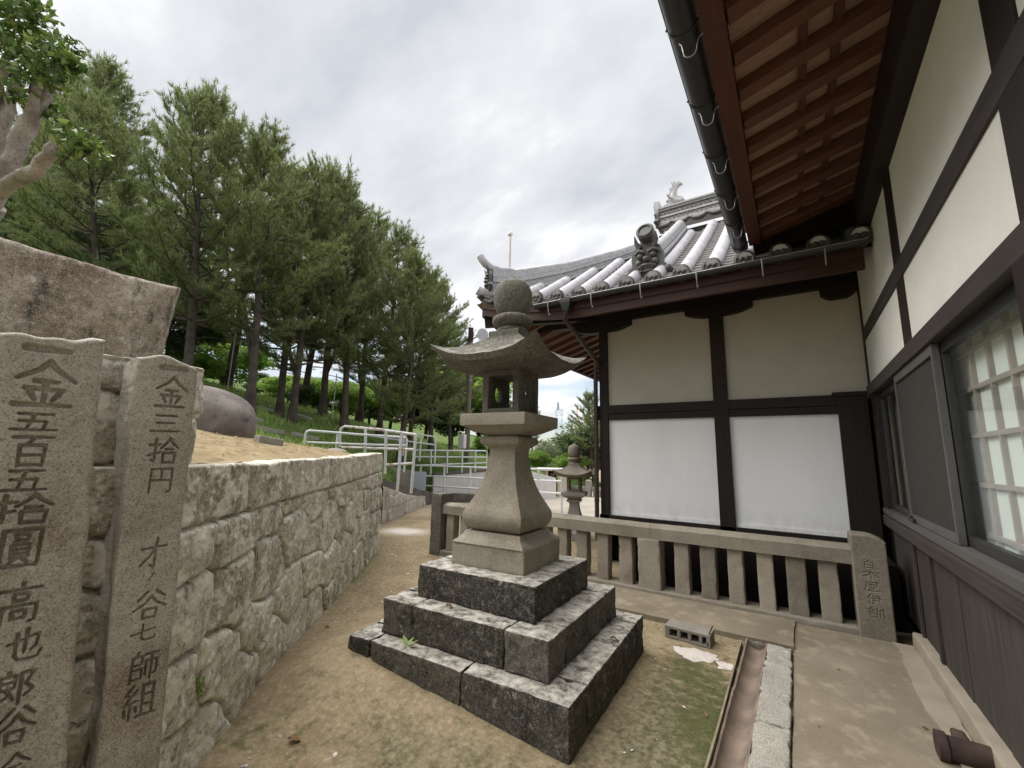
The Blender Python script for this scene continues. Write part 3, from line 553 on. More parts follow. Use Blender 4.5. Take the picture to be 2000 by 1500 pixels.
c2 = [('one', 316, 368, 714, 726), ('gold', 304, 368, 737, 798), ('three', 296, 353, 808, 845), ('ten', 290, 349, 856, 906), ('yen', 290, 339, 913, 963), ('talent', 273, 326, 1052, 1112), ('no', 288, 304, 1118, 1134), ('valley', 262, 326, 1154, 1208), ('seven', 256, 305, 1219, 1252), ('master', 251, 309, 1274, 1329), ('group', 238, 305, 1338, 1402)]
tag(slab('inscribed_slab', OFF2, ((l2, r2), (l20, r20)), .24, c2, 'narrow grey granite pillar slab with carved characters beside the rubble wall', .0030, lambda g: z2-.06*(2*abs(g-.42))**2.2*.6-.005*math.sin(g*11), .017, .10), 'stone slab', 'inscribed donor slabs')
# rubble behind the slabs and the great weathered slab lying on it
def SQ(s, n_=0., z=0.): return SP+SU*s+SN*n_+np.array([0, 0, z])
rubble_wall('upper_rubble_wall', [SQ(-2.6, .12)[:2], SQ(-1.2, .12)[:2], SQ(-.13, .12)[:2], SQ(-.10, -.3)[:2]], [2.02, 2.03, 2.04, 2.04], M['rubble'], 'pale lichened rubble wall seen in the gap between the two inscribed slabs', cap=.0, size=(.3, .26), seed=21, batter=.0, res=.012, back=.5)
def bigslab():
    n1 = SN; off = -.42; q = [on_plane(x, y, SP+SN*off, SN) for x, y in ((-80, 430), (0, 455), (150, 503), (300, 548), (357, 560), (342, 628), (330, 690), (330, 720), (-80, 700))]
    mb = MB(); S_ = np.array([(p-SP)@SU for p in q]); Zs = np.array([p[2] for p in q])
    g = np.linspace(0, 1, 150); v = np.linspace(0, 1, 70); s = S_[0]+(S_[4]-S_[0])*g; zt = np.interp(s, S_[:5], Zs[:5]); zb = np.full_like(s, 1.98)
    G, Vv = np.meshgrid(g, v, indexing='ij'); Zc = zb[:, None]+(zt-zb)[:, None]*Vv; sh = -.05*(1-Vv)*G**3; A = s[:, None]+sh
    PP = SP+SU*A[..., None]+np.array([0, 0, 1.])*Zc[..., None]; e = np.minimum((1-G)*(S_[4]-S_[0]), (1-Vv)*(zt-zb)[:, None]); rr = .05
    D = off-np.where(e < rr, rr-np.sqrt(np.maximum(0, rr*rr-(rr-e)**2)), 0)+vn(PP, 3, 4)*.06+vn(PP, 16, 4)*.02
    Pf = PP+SN*D[..., None]; o = gridmesh('weathered_slab', Pf, M['bigslab'], flip=True)
    rim = np.concatenate([Pf[:, -1], Pf[-1, -2::-1]]); rows = [rim]+[rim-SN*(.4*k/10)+vn(rim-SN*(.4*k/10), 5, 4)[:, None]*.05*np.array([0, 0, 1.])+vn(rim-SN*(.4*k/10)+9, 5, 4)[:, None]*.04*SU for k in range(1, 11)]
    m2 = gridmesh('tmp', np.stack(rows, 0), M['bigslab']); bm = bmesh.new(); bm.from_mesh(o.data); bm.from_mesh(m2.data); bmesh.ops.remove_doubles(bm, verts=bm.verts, dist=1e-5)
    for f_ in bm.faces: f_.smooth = True
    bm.to_mesh(o.data); bm.free(); d_ = m2.data; bpy.data.objects.remove(m2); bpy.data.meshes.remove(d_)
    return tag(o, 'great brown weathered slab with lichen spots resting behind the inscribed slabs', 'stone slab')
bigslab()
# boulder and rocks
def rock(name, c, r, mat, label, seed, amp=.16, rz=0., group=None):
    n1, n2 = 60, 34; th = np.linspace(0, 2*math.pi, n1); ph = np.linspace(-math.pi/2, math.pi/2, n2); A, B = np.meshgrid(th, ph, indexing='ij')
    q = np.stack([np.cos(A)*np.cos(B), np.sin(A)*np.cos(B), np.sin(B)], -1); d = 1+vn(q+seed*3.1, 1.1, 3)*amp+vn(q+seed, 5, 4)*.05; d = np.minimum(d, 1.0+vn(q+9+seed, .8, 2)*.12)
    q = np.sign(q)*np.abs(q)**.82*d[..., None]*np.array(r); q[-1] = q[0]; c_, s_2 = math.cos(rz), math.sin(rz)
    q = np.stack([q[..., 0]*c_-q[..., 1]*s_2, q[..., 0]*s_2+q[..., 1]*c_, q[..., 2]], -1)
    o = gridmesh(name, q, M[mat], flip=False); o.location = tuple(c); return tag(o, label, 'rock', group)
bc = at(388, 818, 5.3)
rock('boulder', (bc[0], bc[1], bc[2]-.05), (.72, .50, .45), 'boulder', 'large smooth purple brown boulder lying on the bare earth slope', 3, .14, rz=math.radians(20))
rc = at(655, 884, 7.4); rock('rock', (rc[0], rc[1], rc[2]-.02), (.22, .16, .10), 'wallg', 'small grey rock on top of the rubble wall beside the white railing', 5, .3)
# ================================================================== MAIN STONE LANTERN
def sq_ring(h, z, ch=0., lift=0., n=9, cx=0, cy=0, hy=None):
    """square ring, optional corner chamfer; lift raises corners (curved eaves)"""
    hy = hy or h; pts = []; c = [(-h, -hy), (h, -hy), (h, hy), (-h, hy)]
    for k in range(4):
        a, b = np.array(c[k]), np.array(c[(k+1) % 4])
        for i in range(n):
            t_ = i/n; p = a+(b-a)*t_; w = abs(2*t_-1); q = 1+(.03*w**8 if lift > .03 else 0); pts.append((cx+p[0]*q, cy+p[1]*q, z+lift*w**3.0))
    return pts
def weather(mb, amp, sc=10, seed=0):
    V = np.array(mb.v); mb.v = [tuple(p) for p in V+np.stack([vn(V+seed+q, sc, 4, .6) for q in (0, 9, 21)], -1)*amp]; return mb
def settle(mb):
    V = np.array(mb.v); z = V[:, 2]; V[:, 2] = z-np.interp(z, [2.45, 2.65, 2.86, 3.228], [0, .04, .04, 0]); mb.v = [tuple(p) for p in V]; return mb
def lantern(name, label, loc, rz, steps=True, mats=('lantern', 'lantern_dark', 'step')):
    root = empty(name, loc, rz); tag(root, label, 'stone lantern'); A, B, C_ = (M[m] for m in mats)
    if steps:
        k = 0
        for hx, hy, z0, z1_, jx in ((.885, .80, -.06, .275, (-.66, .16)), (.695, .66, .275, .514, (-.40, .38)), (.51, .49, .514, .747, ())):
            runs = []; w = .27; xs = [-hx]+list(jx)+[hx]
            for a, b in zip(xs[:-1], xs[1:]): runs.append((a+.0025, b-.0025, -hy, -hy+w))
            runs += [(hx-w, hx, -hy+w+.004, hy-w*.8), (hx-w*1.4, hx, hy-w*.8+.004, hy), (-hx, -hx+w, -hy+w+.004, hy), (-hx+w+.004, hx-w-.004, -hy+w+.004, hy-.004)] if jx else []
            if not jx: runs = [(-hx, hx, -hy, hy*.45), (-hx, hx, hy*.45+.004, hy)]
            for r_ in runs:
                k += 1; dz = RNG.normal(0, .003)
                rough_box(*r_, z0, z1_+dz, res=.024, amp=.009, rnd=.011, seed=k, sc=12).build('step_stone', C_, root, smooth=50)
    z0 = .747
    mb = rough_box(-.327, .327, -.315, .315, z0, .915, res=.025, amp=.003, rnd=.006, seed=31)
    weather(MB().loft([sq_ring(.322, .915), sq_ring(.318, .925), sq_ring(.285, .950), sq_ring(.262, .975), sq_ring(.25, 1.0), sq_ring(.1, 1.005)], True), .0025).build('x', A)
    o2 = bpy.data.objects['x']; mb.add([v.co for v in o2.data.vertices], [tuple(p.vertices) for p in o2.data.polygons]); d_ = o2.data; bpy.data.objects.remove(o2); bpy.data.meshes.remove(d_)
    mb.build('base_block', A, root, smooth=35)
    prof = [(.205, 1.003), (.232, 1.012), (.252, 1.035), (.268, 1.075), (.273, 1.11), (.268, 1.14), (.250, 1.175), (.226, 1.22), (.197, 1.28), (.170, 1.35), (.144, 1.44), (.127, 1.53), (.120, 1.60), (.121, 1.64), (.128, 1.66), (.150, 1.675), (.176, 1.69), (.183, 1.71), (.180, 1.735), (.165, 1.752), (.13, 1.757)]
    weather(MB().loft([sq_ring(h, z) for h, z in prof], True), .004, 8, 2).build('shaft', A, root, smooth=42)
    prof = [(.135, 1.757), (.150, 1.765), (.20, 1.785), (.255, 1.815), (.292, 1.835), (.305, 1.838), (.306, 1.842), (.307, 1.925), (.304, 1.931), (.298, 1.934), (.1, 1.936)]
    weather(MB().loft([sq_ring(h, z) for h, z in prof], True), .003, 9, 4).build('platform', A, root, smooth=35)
    # light chamber: four corner posts, sills and pierced panels
    cm = MB(); h, z0, z1_ = .178, 1.934, 2.31; w = .06
    for sx in (-1, 1):
        for sy in (-1, 1): cm.box(sx*h, sx*(h-w), sy*h, sy*(h-w), z0, z1_)
    cm.box(-h+.004, h-.004, -h+.004, h-.004, z0, z0+.05); cm.box(-h+.004, h-.004, -h+.004, h-.004, z1_-.05, z1_)
    def panel(ax, sg, rad):     # panel with a round opening between two posts
        a = h-w; n_ = 24; zc = (z0+z1_)/2; hh = (z1_-z0)/2-.05; th = .04
        for k in range(n_):
            t0, t1 = 2*math.pi*k/n_, 2*math.pi*(k+1)/n_
            def o_(t_): m = max(abs(math.cos(t_))/a, abs(math.sin(t_))/hh); return (math.cos(t_)/m, math.sin(t_)/m)
            def i_(t_): return (rad*math.cos(t_), rad*1.25*math.sin(t_))
            v = []
            for dd in (h-.012, h-.012-th):
                for p in (o_(t0), o_(t1), i_(t1), i_(t0)): v.append((sg*dd, p[0], zc+p[1]) if ax == 0 else (p[0], sg*dd, zc+p[1]))
            cm.add(v, [(0, 1, 2, 3), (7, 6, 5, 4), (3, 2, 6, 7), (0, 4, 5, 1)])
    panel(0, 1, .034); panel(0, -1, .055)
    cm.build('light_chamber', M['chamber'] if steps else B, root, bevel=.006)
    # roof: concave square roof with lifted corners
    rf = MB(); R = [sq_ring(.17, 2.305), sq_ring(.30, 2.312, 0, .012, 13), sq_ring(.405, 2.34, 0, .055, 13)]
    R = [sq_ring(.165, 2.303, n=17), sq_ring(.30, 2.308, 0, .014, 17), sq_ring(.425, 2.322, 0, .085, 17), sq_ring(.468, 2.338, 0, .135, 17), sq_ring(.492, 2.385, 0, .135, 17), sq_ring(.478, 2.394, 0, .125, 17), sq_ring(.40, 2.418, 0, .082, 17), sq_ring(.32, 2.462, 0, .055, 17), sq_ring(.245, 2.53, 0, .036, 17), sq_ring(.185, 2.60, 0, .022, 17), sq_ring(.16, 2.640, 0, .006, 17), sq_ring(.158, 2.655, n=17)]
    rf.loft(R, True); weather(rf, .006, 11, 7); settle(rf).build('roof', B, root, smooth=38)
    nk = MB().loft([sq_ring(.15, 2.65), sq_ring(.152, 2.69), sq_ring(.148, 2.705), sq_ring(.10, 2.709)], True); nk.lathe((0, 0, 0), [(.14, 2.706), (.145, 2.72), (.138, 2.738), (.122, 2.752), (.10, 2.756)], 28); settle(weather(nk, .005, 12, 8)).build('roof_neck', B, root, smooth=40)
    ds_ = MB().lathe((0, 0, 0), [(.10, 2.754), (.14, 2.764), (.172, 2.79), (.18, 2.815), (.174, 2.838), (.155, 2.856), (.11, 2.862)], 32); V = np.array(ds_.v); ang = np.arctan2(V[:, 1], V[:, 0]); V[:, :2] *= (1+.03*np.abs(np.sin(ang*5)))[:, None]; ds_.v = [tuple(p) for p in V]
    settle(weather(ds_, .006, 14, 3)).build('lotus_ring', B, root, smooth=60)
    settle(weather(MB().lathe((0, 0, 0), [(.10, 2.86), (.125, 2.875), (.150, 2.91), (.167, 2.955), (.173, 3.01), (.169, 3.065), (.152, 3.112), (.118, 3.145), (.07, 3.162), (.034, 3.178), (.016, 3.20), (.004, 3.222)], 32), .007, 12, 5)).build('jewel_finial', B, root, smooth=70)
    return root
L1 = lantern('stone_lantern', 'tall mossy granite lantern on three stepped stone tiers in the foreground', (-2.033, 3.061, 0), .05)
lp = at(1122, 985, 8.5); L2 = lantern('stone_lantern', 'smaller pale granite lantern standing behind the stone fence', (lp[0], lp[1], -.56), .30, False, ('curb', 'fence', 'step')); L2.scale = (.76,)*3
# ================================================================== STONE FENCE
fy0, fy1 = 5.40, 5.58
F = empty('stone_fence', (0, fy0, 0)); tag(F, 'low grey granite balustrade of square posts below the tiled hall', 'stone fence'); F.location = (0, 0, 0)
rough_box(-5.0, .40, fy0-.05, fy1+.05, -.05, .085, res=.06, amp=.006, rnd=.012, seed=51).build('base_curb', M['fence'], F, smooth=50)
rl = MB(); xs = [-4.86, -3.35, -1.53, .385]
for a, b in zip(xs[:-1], xs[1:]):
    prof = [(fy0-.02, .645), (fy1+.02, .645), (fy1+.02, .775), (fy1-.05, .815), (fy0+.05, .815), (fy0-.02, .775)]; nseg = 24
    rl.loft([[(a+.0015+(b-a-.003)*k/nseg, y, z) for y, z in prof] for k in range(nseg+1)], True)
weather(rl, .006, 9, 5); rl.build('rail', M['fence'], F, smooth=35)
bal = [(-2.22, -2.07), (-1.93, -1.765), (-1.27, -1.11), (-.99, -.83), (-.71, -.56), (-.43, -.28), (-.17, 0.), (.10, .26)]
x = -2.36
while x > -4.75:
    if not (-3.6 < x < -3.2): bal.append((x-.15, x))
    x -= .285
for i, (a, b) in enumerate(bal): rough_box(a, b, fy0+.015, fy1-.015, .06, .65, res=.03, amp=.006, rnd=.008, seed=60+i).build('baluster', M['fence'], F, smooth=50)
for i, (a, b) in enumerate(((-1.685, -1.42), (-3.48, -3.22))): rough_box(a, b, fy0-.024, fy1+.024, -.05, .648, res=.03, amp=.005, rnd=.01, seed=90+i).build('post', M['fence'], F, smooth=50)
rough_box(-5.07, -4.85, fy0-.06, fy1+.06, -.05, .955, res=.03, amp=.005, rnd=.012, seed=95).build('post', M['lantern_dark'], F, smooth=50)
def endpost():
    x0, x1, y = .372, .635, fy0-.065; res = .0045; zt = .93
    g = np.linspace(0, 1, int((x1-x0)/res)); q = np.linspace(-.05, zt, int((zt+.05)/res)); G, Zc = np.meshgrid(g, q, indexing='ij'); A = x0+(x1-x0)*G
    ch = [('white', .445, .545, .705, .635), ('tree', .44, .565, .62, .545), ('shop', .445, .56, .515, .435), ('that', .45, .56, .405, .325), ('teach', .45, .57, .295, .205)]
    D = -carve(A, Zc, ch, .007); top = zt-.035*np.clip((G-.45)/.55, 0, 1)**2*1.5-.012*np.clip((.12-G)/.12, 0, 1)**2; Zc = np.minimum(Zc, top)
    e = np.minimum(np.minimum(G, 1-G)*(x1-x0), top-Zc); rr = .015; D -= np.where(e < rr, rr-np.sqrt(np.maximum(0, rr*rr-(rr-e)**2)), 0)
    PP = np.stack([A, A*0+y, Zc], -1); D += vn(PP, 8, 3)*.004+vn(PP, 60, 2)*.0012; PP[..., 1] -= D
    rim = np.concatenate([PP[0, :], PP[1:, -1], PP[-1, -2::-1]]); rows = [rim+np.array([0, .25*k/6, 0]) for k in range(7)]
    o = gridmesh('post', PP, M['fence'], F, flip=False); m2 = gridmesh('t', np.stack(rows, 0), M['fence']); bm = bmesh.new(); bm.from_mesh(o.data); bm.from_mesh(m2.data); bmesh.ops.remove_doubles(bm, verts=bm.verts, dist=1e-5)
    for f_ in bm.faces: f_.smooth = True
    bmesh.ops.recalc_face_normals(bm, faces=bm.faces); bm.to_mesh(o.data); bm.free(); o.data.set_sharp_from_angle(angle=math.radians(60)); d_ = m2.data; bpy.data.objects.remove(m2); bpy.data.meshes.remove(d_); o['label'] = 'tall end post with rounded top and carved characters'
endpost()
# ================================================================== FOREGROUND FLOOR
def sheet(name, x0, x1, y0, y1, z, mat, res=.05, amp=.004, edge=.012, th=.12):
    xs_ = np.linspace(x0, x1, max(3, int((x1-x0)/res))); ys_ = np.linspace(y0, y1, max(3, int((y1-y0)/res))); A, B = np.meshgrid(xs_, ys_, indexing='ij'); P_ = np.stack([A, B, A*0+z], -1)
    P_[..., 2] += vn(P_, 2.5, 4)*amp; wob = vn(P_*np.array([1, 1, 0]), 4, 4)*edge; P_[0, :, 0] += wob[0]; P_[-1, :, 0] += wob[-1]; P_[:, 0, 1] += wob[:, 0]; P_[:, -1, 1] += wob[:, -1]
    rim = np.concatenate([P_[0, :], P_[1:, -1], P_[-1, -2::-1], P_[-2:0:-1, 0], P_[:1, 0]]); sk = np.stack([rim, rim-np.array([0, 0, th])], 0)
    o = gridmesh(name, P_, mat); m2 = gridmesh('t', sk, mat); bm = bmesh.new(); bm.from_mesh(o.data); bm.from_mesh(m2.data); bmesh.ops.remove_doubles(bm, verts=bm.verts, dist=1e-5); bmesh.ops.recalc_face_normals(bm, faces=bm.faces)
    for f_ in bm.faces: f_.smooth = True
    bm.to_mesh(o.data); bm.free(); o.data.set_sharp_from_angle(angle=math.radians(40)); d_ = m2.data; bpy.data.objects.remove(m2); bpy.data.meshes.remove(d_); return o
structure(sheet('path', -.13, .70, -1.5, 5.34, .028, M['path']))
structure(sheet('pavement', -2.3, -.131, 4.62, 5.345, .05, M['path'], edge=.015))
cb = empty('curb', (0, 0, 0)); tag(cb, 'row of rough granite curb stones between the clay pipe and the cement path', 'curb')
yy = 4.58
for i, l in enumerate((1.32, 1.15, 1.2, 1.3, 1.2)): rough_box(-.325, -.142, yy-l+.006, yy, -.08, .052, res=.022, amp=.012, rnd=.014, seed=120+i, sc=16).build('curb_stone', M['curb'], cb, smooth=55); yy -= l
pp = empty('drain_channel', (0, 0, 0)); tag(pp, 'open half round clay drain channel sunk in the ground along the granite curb', 'drain channel')
yy = 4.62
for i, l in enumerate((1.02, .95, 1.0, 1.0)):
    mb = MB(); R1 = .083; ys_ = np.linspace(yy, yy-l, 14); rings = []
    for y in ys_:
        f = (yy-y)/l; r_ = R1*(1.0-.05*f); zc = .034-.006*f-.002*i; xc = -.408
        outer = [(xc+r_*math.cos(a), y, zc+r_*math.sin(a)) for a in np.linspace(math.pi, 2*math.pi, 17)]; inner = [(xc+(r_-.014)*math.cos(a), y, zc+(r_-.014)*math.sin(a)) for a in np.linspace(2*math.pi, math.pi, 17)]; rings.append(outer+inner)
    mb.loft(rings, True); weather(mb, .003, 9, i); mb.build('channel_section', M['ceramic'], pp, smooth=50); yy -= l-.02
mb = MB(); rough_box(-.475, -.335, 4.60, 4.70, -.06, .03, res=.02, amp=.012, rnd=.02, seed=171, mb=mb); mb.build('end_plug', M['lantern_dark'], pp, smooth=60)
mb = MB(); pts = [(-.507-.008*math.sin(y*1.7), y, .028) for y in np.linspace(4.5, .9, 24)]
for a, b in zip(pts[:-1], pts[1:]): mb.bar(a, b, .012, .05)
tag(mb.build('edging_lath', M['bamboo']), 'thin pale split lath standing on edge beside the clay pipe', 'lath')
hb = MB(); L_, D_, H_ = .385, .17, .105; hb.box(0, L_, 0, D_, 0, .022); hb.box(0, L_, 0, D_, H_-.024, H_)
for a, b in ((0, .042), (.108, .136), (.2, .226), (.292, .318), (.352, L_)): hb.box(a, b, .001, D_-.001, .022, H_-.024)
hb.box(.03, L_-.03, D_-.02, D_-.002, .02, H_-.02)
o = hb.build('hollow_block', M['block'], bevel=.004); o.location = (-1.115, 4.30, .0); o.rotation_euler = (.03, 0, math.radians(-3)); tag(o, 'grey hollow concrete block lying against the paving by the stone fence', 'concrete block')
mb = MB().tube([(-.755, 4.28, .02), (-.745, 4.30, .1), (-.715, 4.34, .17)], [.006, .006, .005], 8); tag(mb.build('iron_bar', M['rust'], smooth=60), 'short rusty iron bar sticking up from the hollow concrete block', 'iron bar')
def patch(name, cx, cy, rx, ry, mat, seed, hgt=.02):
    n1, n2 = 46, 14; A, R_ = np.meshgrid(np.linspace(0, 2*math.pi, n1), np.linspace(0, 1, n2), indexing='ij'); q = np.stack([np.cos(A), np.sin(A), A*0+seed], -1); rad = R_*(1+vn(q, 1.8, 4)*.7); P_ = np.stack([cx+rx*rad*np.cos(A), cy+ry*rad*np.sin(A), A*0], -1)
    P_[..., 2] = hgt*(1-R_**3)+vn(P_, 16, 4)*.012-.006*R_; return gridmesh(name, P_, mat)
tag(patch('mortar_patch', -.80, 4.10, .16, .11, M['debris'], 4, .018), 'broken pale mortar patch on the mossy ground below the hollow block', 'mortar')
tag(patch('mortar_patch', -.575, 4.02, .085, .07, M['debris'], 9, .014), 'smaller crumbled mortar patch close beside the clay pipe end', 'mortar')
pe = MB(); pe.tube([(.53, 3.50, .085), (.57, 3.50, .085), (.575, 3.50, .085)], [.073, .073, .064], 24); pe.tube([(.57, 3.50, .085), (.79, 3.50, .085)], .06, 20); tag(pe.build('pipe_stub', M['rust'], smooth=40), 'brown pipe stub capped with a disc poking out of the plinth', 'pipe')
tag(rough_box(.63, .70, 3.56, 3.74, .02, .10, res=.02, amp=.012, rnd=.02, seed=140, sc=14).build('brick_piece', M['rust'], smooth=60), 'dark broken brick piece wedged against the plinth behind the pipe stub', 'brick')
# ================================================================== RIGHT-HAND PLASTERED HALL
XW = .82; HL = empty('plaster_hall', (XW, 2, 0)); HL.location = (0, 0, 0); tag(HL, 'white plastered hall with dark timbers and sliding lattice windows at the right', 'hall')
def part(mb, name, mat, parent, **k): return mb.build(name, mat, parent, **k)
rough_box(.735, .95, -2.5, 5.33, -.06, .155, res=.08, amp=.006, rnd=.02, seed=150).build('plinth', M['plinth'], HL, smooth=50)
sheet('mortar_strip', .60, .737, -2.5, 5.32, .04, M['plinth'], edge=.04, amp=.008).parent = HL
for i, (y0, y1, dx) in enumerate(((5.78, 6.2, .0), (5.2, 5.776, .0), (4.62, 5.197, .004), (4.02, 4.617, 0), (3.45, 4.017, .005), (2.9, 3.447, .0), (2.3, 2.897, .004), (1.6, 2.297, 0), (.9, 1.597, .003), (0, .897, 0))):
    MB().box(XW-.012+dx, XW+.03, y0, y1, .14, .95).build('wall_board', M['plank'], HL, bevel=.003)
for y in (5.21, 4.63, 2.3): MB().box(XW-.035, XW-.0125, y-.022, y+.022, .16, .93).build('batten', M['plank'], HL, bevel=.003)
MB().box(XW+.04, XW+.14, -2.5, 6.78, 0, 1.1).build('inner_wall', M['void'], HL)
MB().box(XW, XW+.12, -2.5, 6.765, 2.45, 4.10).build('plaster_wall', M['plaster2'], HL)
for y0, y1, nm in ((4.375, 4.605, 'post'), (2.16, 2.40, 'post'), (-.3, -.06, 'post')): MB().box(XW-.013, XW+.06, y0, y1, 2.515, 4.05).build(nm, M['dark'], HL, bevel=.004)
MB().box(XW-.05, XW+.2, 2.13, 2.42, .95, 2.39).build('post', M['dark'], HL, bevel=.004)
MB().box(XW-.016, XW+.06, -2.5, 6.66, 3.085, 3.235).build('middle_rail', M['lintel'], HL, bevel=.004)
MB().box(XW-.011, XW+.06, 6.66, 6.765, 2.515, 4.0).build('corner_post', M['dark'], HL, bevel=.003)
MB().box(XW-.05, XW+.1, -2.5, 6.60, 2.385, 2.51).build('lintel', M['lintel'], HL, bevel=.006)
MB().box(XW-.07, XW+.1, -2.5, 6.30, .945, 1.05).build('sill', M['lintel'], HL, bevel=.006)
MB().box(XW-.045, XW+.1, -2.5, 6.45, 1.053, 1.115).build('window_sill', M['framel'], HL, bevel=.003)
MB().box(.70, XW+.2, -2.5, 6.765, 4.03, 4.40).build('eave_purlin', M['dark'], HL, bevel=.005); MB().box(XW, XW+.12, 6.77, 10, 3.6, 6.5).build('added_gap_wall', M['void'], HL)  # second box: black wall added where light leaked in behind the purlin
def window(y0, y1, kind, x):
    w = empty('window', (0, 0, 0)); w.parent = HL; z0, z1_ = 1.118, 2.382; fr = MB(); b = .035
    fr.box(x, x+.04, y0, y0+b, z0, z1_); fr.box(x, x+.04, y1-b, y1, z0, z1_); fr.box(x+.001, x+.039, y0+b, y1-b, z0, z0+.06); fr.box(x+.001, x+.039, y0+b, y1-b, z1_-.07, z1_)
    fr.build('frame', M['frame'] if kind != 'screen' else M['framel'], w, bevel=.003)
    if kind == 'screen':
        MB().box(x+.018, x+.021, y0+b, y1-b, z0+.06, z1_-.07).build('insect_screen', M['mesh'], w); w['label'] = 'window leaf closed with a dark insect screen'; return w
    MB().box(x+.017, x+.021, y0+b, y1-b, z0+.06, z1_-.07).build('pane', M['glass'], w)
    if kind == 'shoji':
        MB().box(XW+.135, XW+.138, y0-.2, y1+.2, z0, z1_).build('shoji_paper', M['paper'], w); g = MB()
        for z in (1.19, 1.485, 1.78, 2.065, 2.3): g.box(XW+.110, XW+.134, y0-.2, y1+.2, z-.013, z+.013)
        k = y0-.17
        for yv in np.arange(3.68-.2775*6, 3.8, .2775): g.box(XW+.112, XW+.1345, yv-.013, yv+.013, z0, z1_)
        g.build('lattice', M['lattice'], w)
        w['label'] = 'glazed window leaf with shoji lattice behind'
    else:
        MB().box(XW+.135, XW+.138, y0-.1, y1-.32, z0, z1_).build('curtain', M['paper'], w); MB().box(XW+.139, XW+.142, y0-.1, y1+.1, z0, z1_).build('backing', M['lattice'], w); w['label'] = 'glazed window leaf with a pale curtain behind'
    return w
window(2.42, 3.80, 'shoji', XW+.015); window(3.775, 5.08, 'screen', XW-.03); window(5.06, 6.25, 'curtain', XW+.015)
MB().box(XW-.03, XW+.02, 6.25, 6.5, 1.118, 2.383).build('window_post', M['dark'], HL)
MB().box(XW+.15, XW+.4, -2.5, 6.76, 1.1, 2.45).build('room_wall', M['cream'], HL)
ck = MB().box(XW-.05, XW-.03, 4.90, 4.98, 1.118, 1.15); ck.box(XW-.05, XW-.03, 5.0, 5.07, 1.118, 1.165); ck.build('window_catch', M['frame'], HL, bevel=.003)
# eaves of that hall: rafters, boards, fascia, roof, gutter
EX0, EZ0, EX1, EZ1 = -.16, 4.235, .98, 4.556; YE = 5.46
sl_ = lambda x: EZ0+(EZ1-EZ0)*(x-EX0)/(EX1-EX0)
yr = 5.38
while yr > -1.2:
    MB().bar((EX0, yr, sl_(EX0)-.045), (EX1, yr, sl_(EX1)-.045), .105, .09).build('rafter', M['rafter'], HL, bevel=.004); yr -= .328
for xb, h in ((.21, .028), (.40, .028)):
    mb = MB().box(xb, xb+.05, -2.5, YE, sl_(xb)-.034, sl_(xb)+.01); mb.build('batten', M['red'], HL)
yy = -2.5; kb = 0
while yy < YE-.02:
    w = random.uniform(.15, .24); y2 = min(YE, yy+w); dz = .004*(kb % 2)
    mb = MB(); mb.loft([[(x, yy+.002, sl_(x)+.001+dz), (x, y2-.002, sl_(x)+.001+dz), (x, y2-.002, sl_(x)+.03), (x, yy+.002, sl_(x)+.03)] for x in (EX0, EX1+.02)], True); mb.build('soffit_board', M['soffit'], HL); yy = y2; kb += 1
MB().box(-.285, EX0+.002, -2.5, YE+.03, 4.115, 4.30).build('fascia', M['red'], HL, bevel=.006)
mb = MB(); mb.prism([(-.30, 4.27), (3.5, 5.75), (3.5, 5.95), (-.36, 4.42), (-.36, 4.30)], (0, -2.5, 0), (1, 0, 0), (0, 0, 1), (0, 1, 0), 2.5+YE-.01); mb.build('roof', M['tile_dark'], HL)
MB().bar((EX0, YE-.03, sl_(EX0)-.03), (EX1, YE-.03, sl_(EX1)-.03), .06, .16).build('verge_board', M['red'], HL)
mb = MB(); mb.loft([[(x, YE+.005, sl_(x)), (x, 7.4, sl_(x)), (x, 7.4, sl_(x)+.03), (x, YE+.005, sl_(x)+.03)] for x in (-.25, EX1+.04)], True); mb.build('valley_shade_sheet', M['void'], HL)  # black sheet standing in for the dark gap between soffit and tiles
MB().bar((-.25, YE+.03, 4.13), (EX1, YE+.03, 4.30), .02, .3).build('gable_shade_sheet', M['void'], HL)  # black strip closing the end of that painted dark gap
gx_, gz = -.385, 4.20; gt = MB(); n_ = 16; rr = .083
rings = [[(gx_+rr*math.cos(math.pi+math.pi*k/n_), y, gz+rr*math.sin(math.pi+math.pi*k/n_)) for k in range(n_+1)]+[(gx_+(rr-.006)*math.cos(2*math.pi-math.pi*k/n_), y, gz+(rr-.006)*math.sin(2*math.pi-math.pi*k/n_)) for k in range(n_+1)] for y in np.linspace(-2.5, 5.66, 9)]
gt.loft(rings, True); gt.tube([(gx_-rr, -2.5, gz), (gx_-rr, 5.66, gz)], .008, 8); gt.build('gutter', M['gutter'], HL, smooth=50)
yh = 5.52
while yh > .8:
    h = MB(); arc = [(gx_+(rr+.004)*math.cos(math.pi+math.pi*k/12), yh, gz+(rr+.004)*math.sin(math.pi+math.pi*k/12)) for k in range(13)]; h.tube(arc, .006, 6)
    h.tube([(gx_-rr-.012, yh, gz+.012), (gx_-rr, yh, gz)], .010, 6); h.build('gutter_strap', M['gutter'], HL, smooth=60)
    u = [(-.035, -.095), (-.022, -.115), (-.016, -.15), (-.010, -.195), (.006, -.215), (.028, -.22), (.05, -.21), (.062, -.185), (.066, -.15), (.075, -.115), (.10, -.10)]
    MB().tube([(gx_+a+.005, yh+.03, gz+b) for a, b in u], .0045, 6).build('gutter_hook', M['wire'], HL, smooth=60); yh -= .63
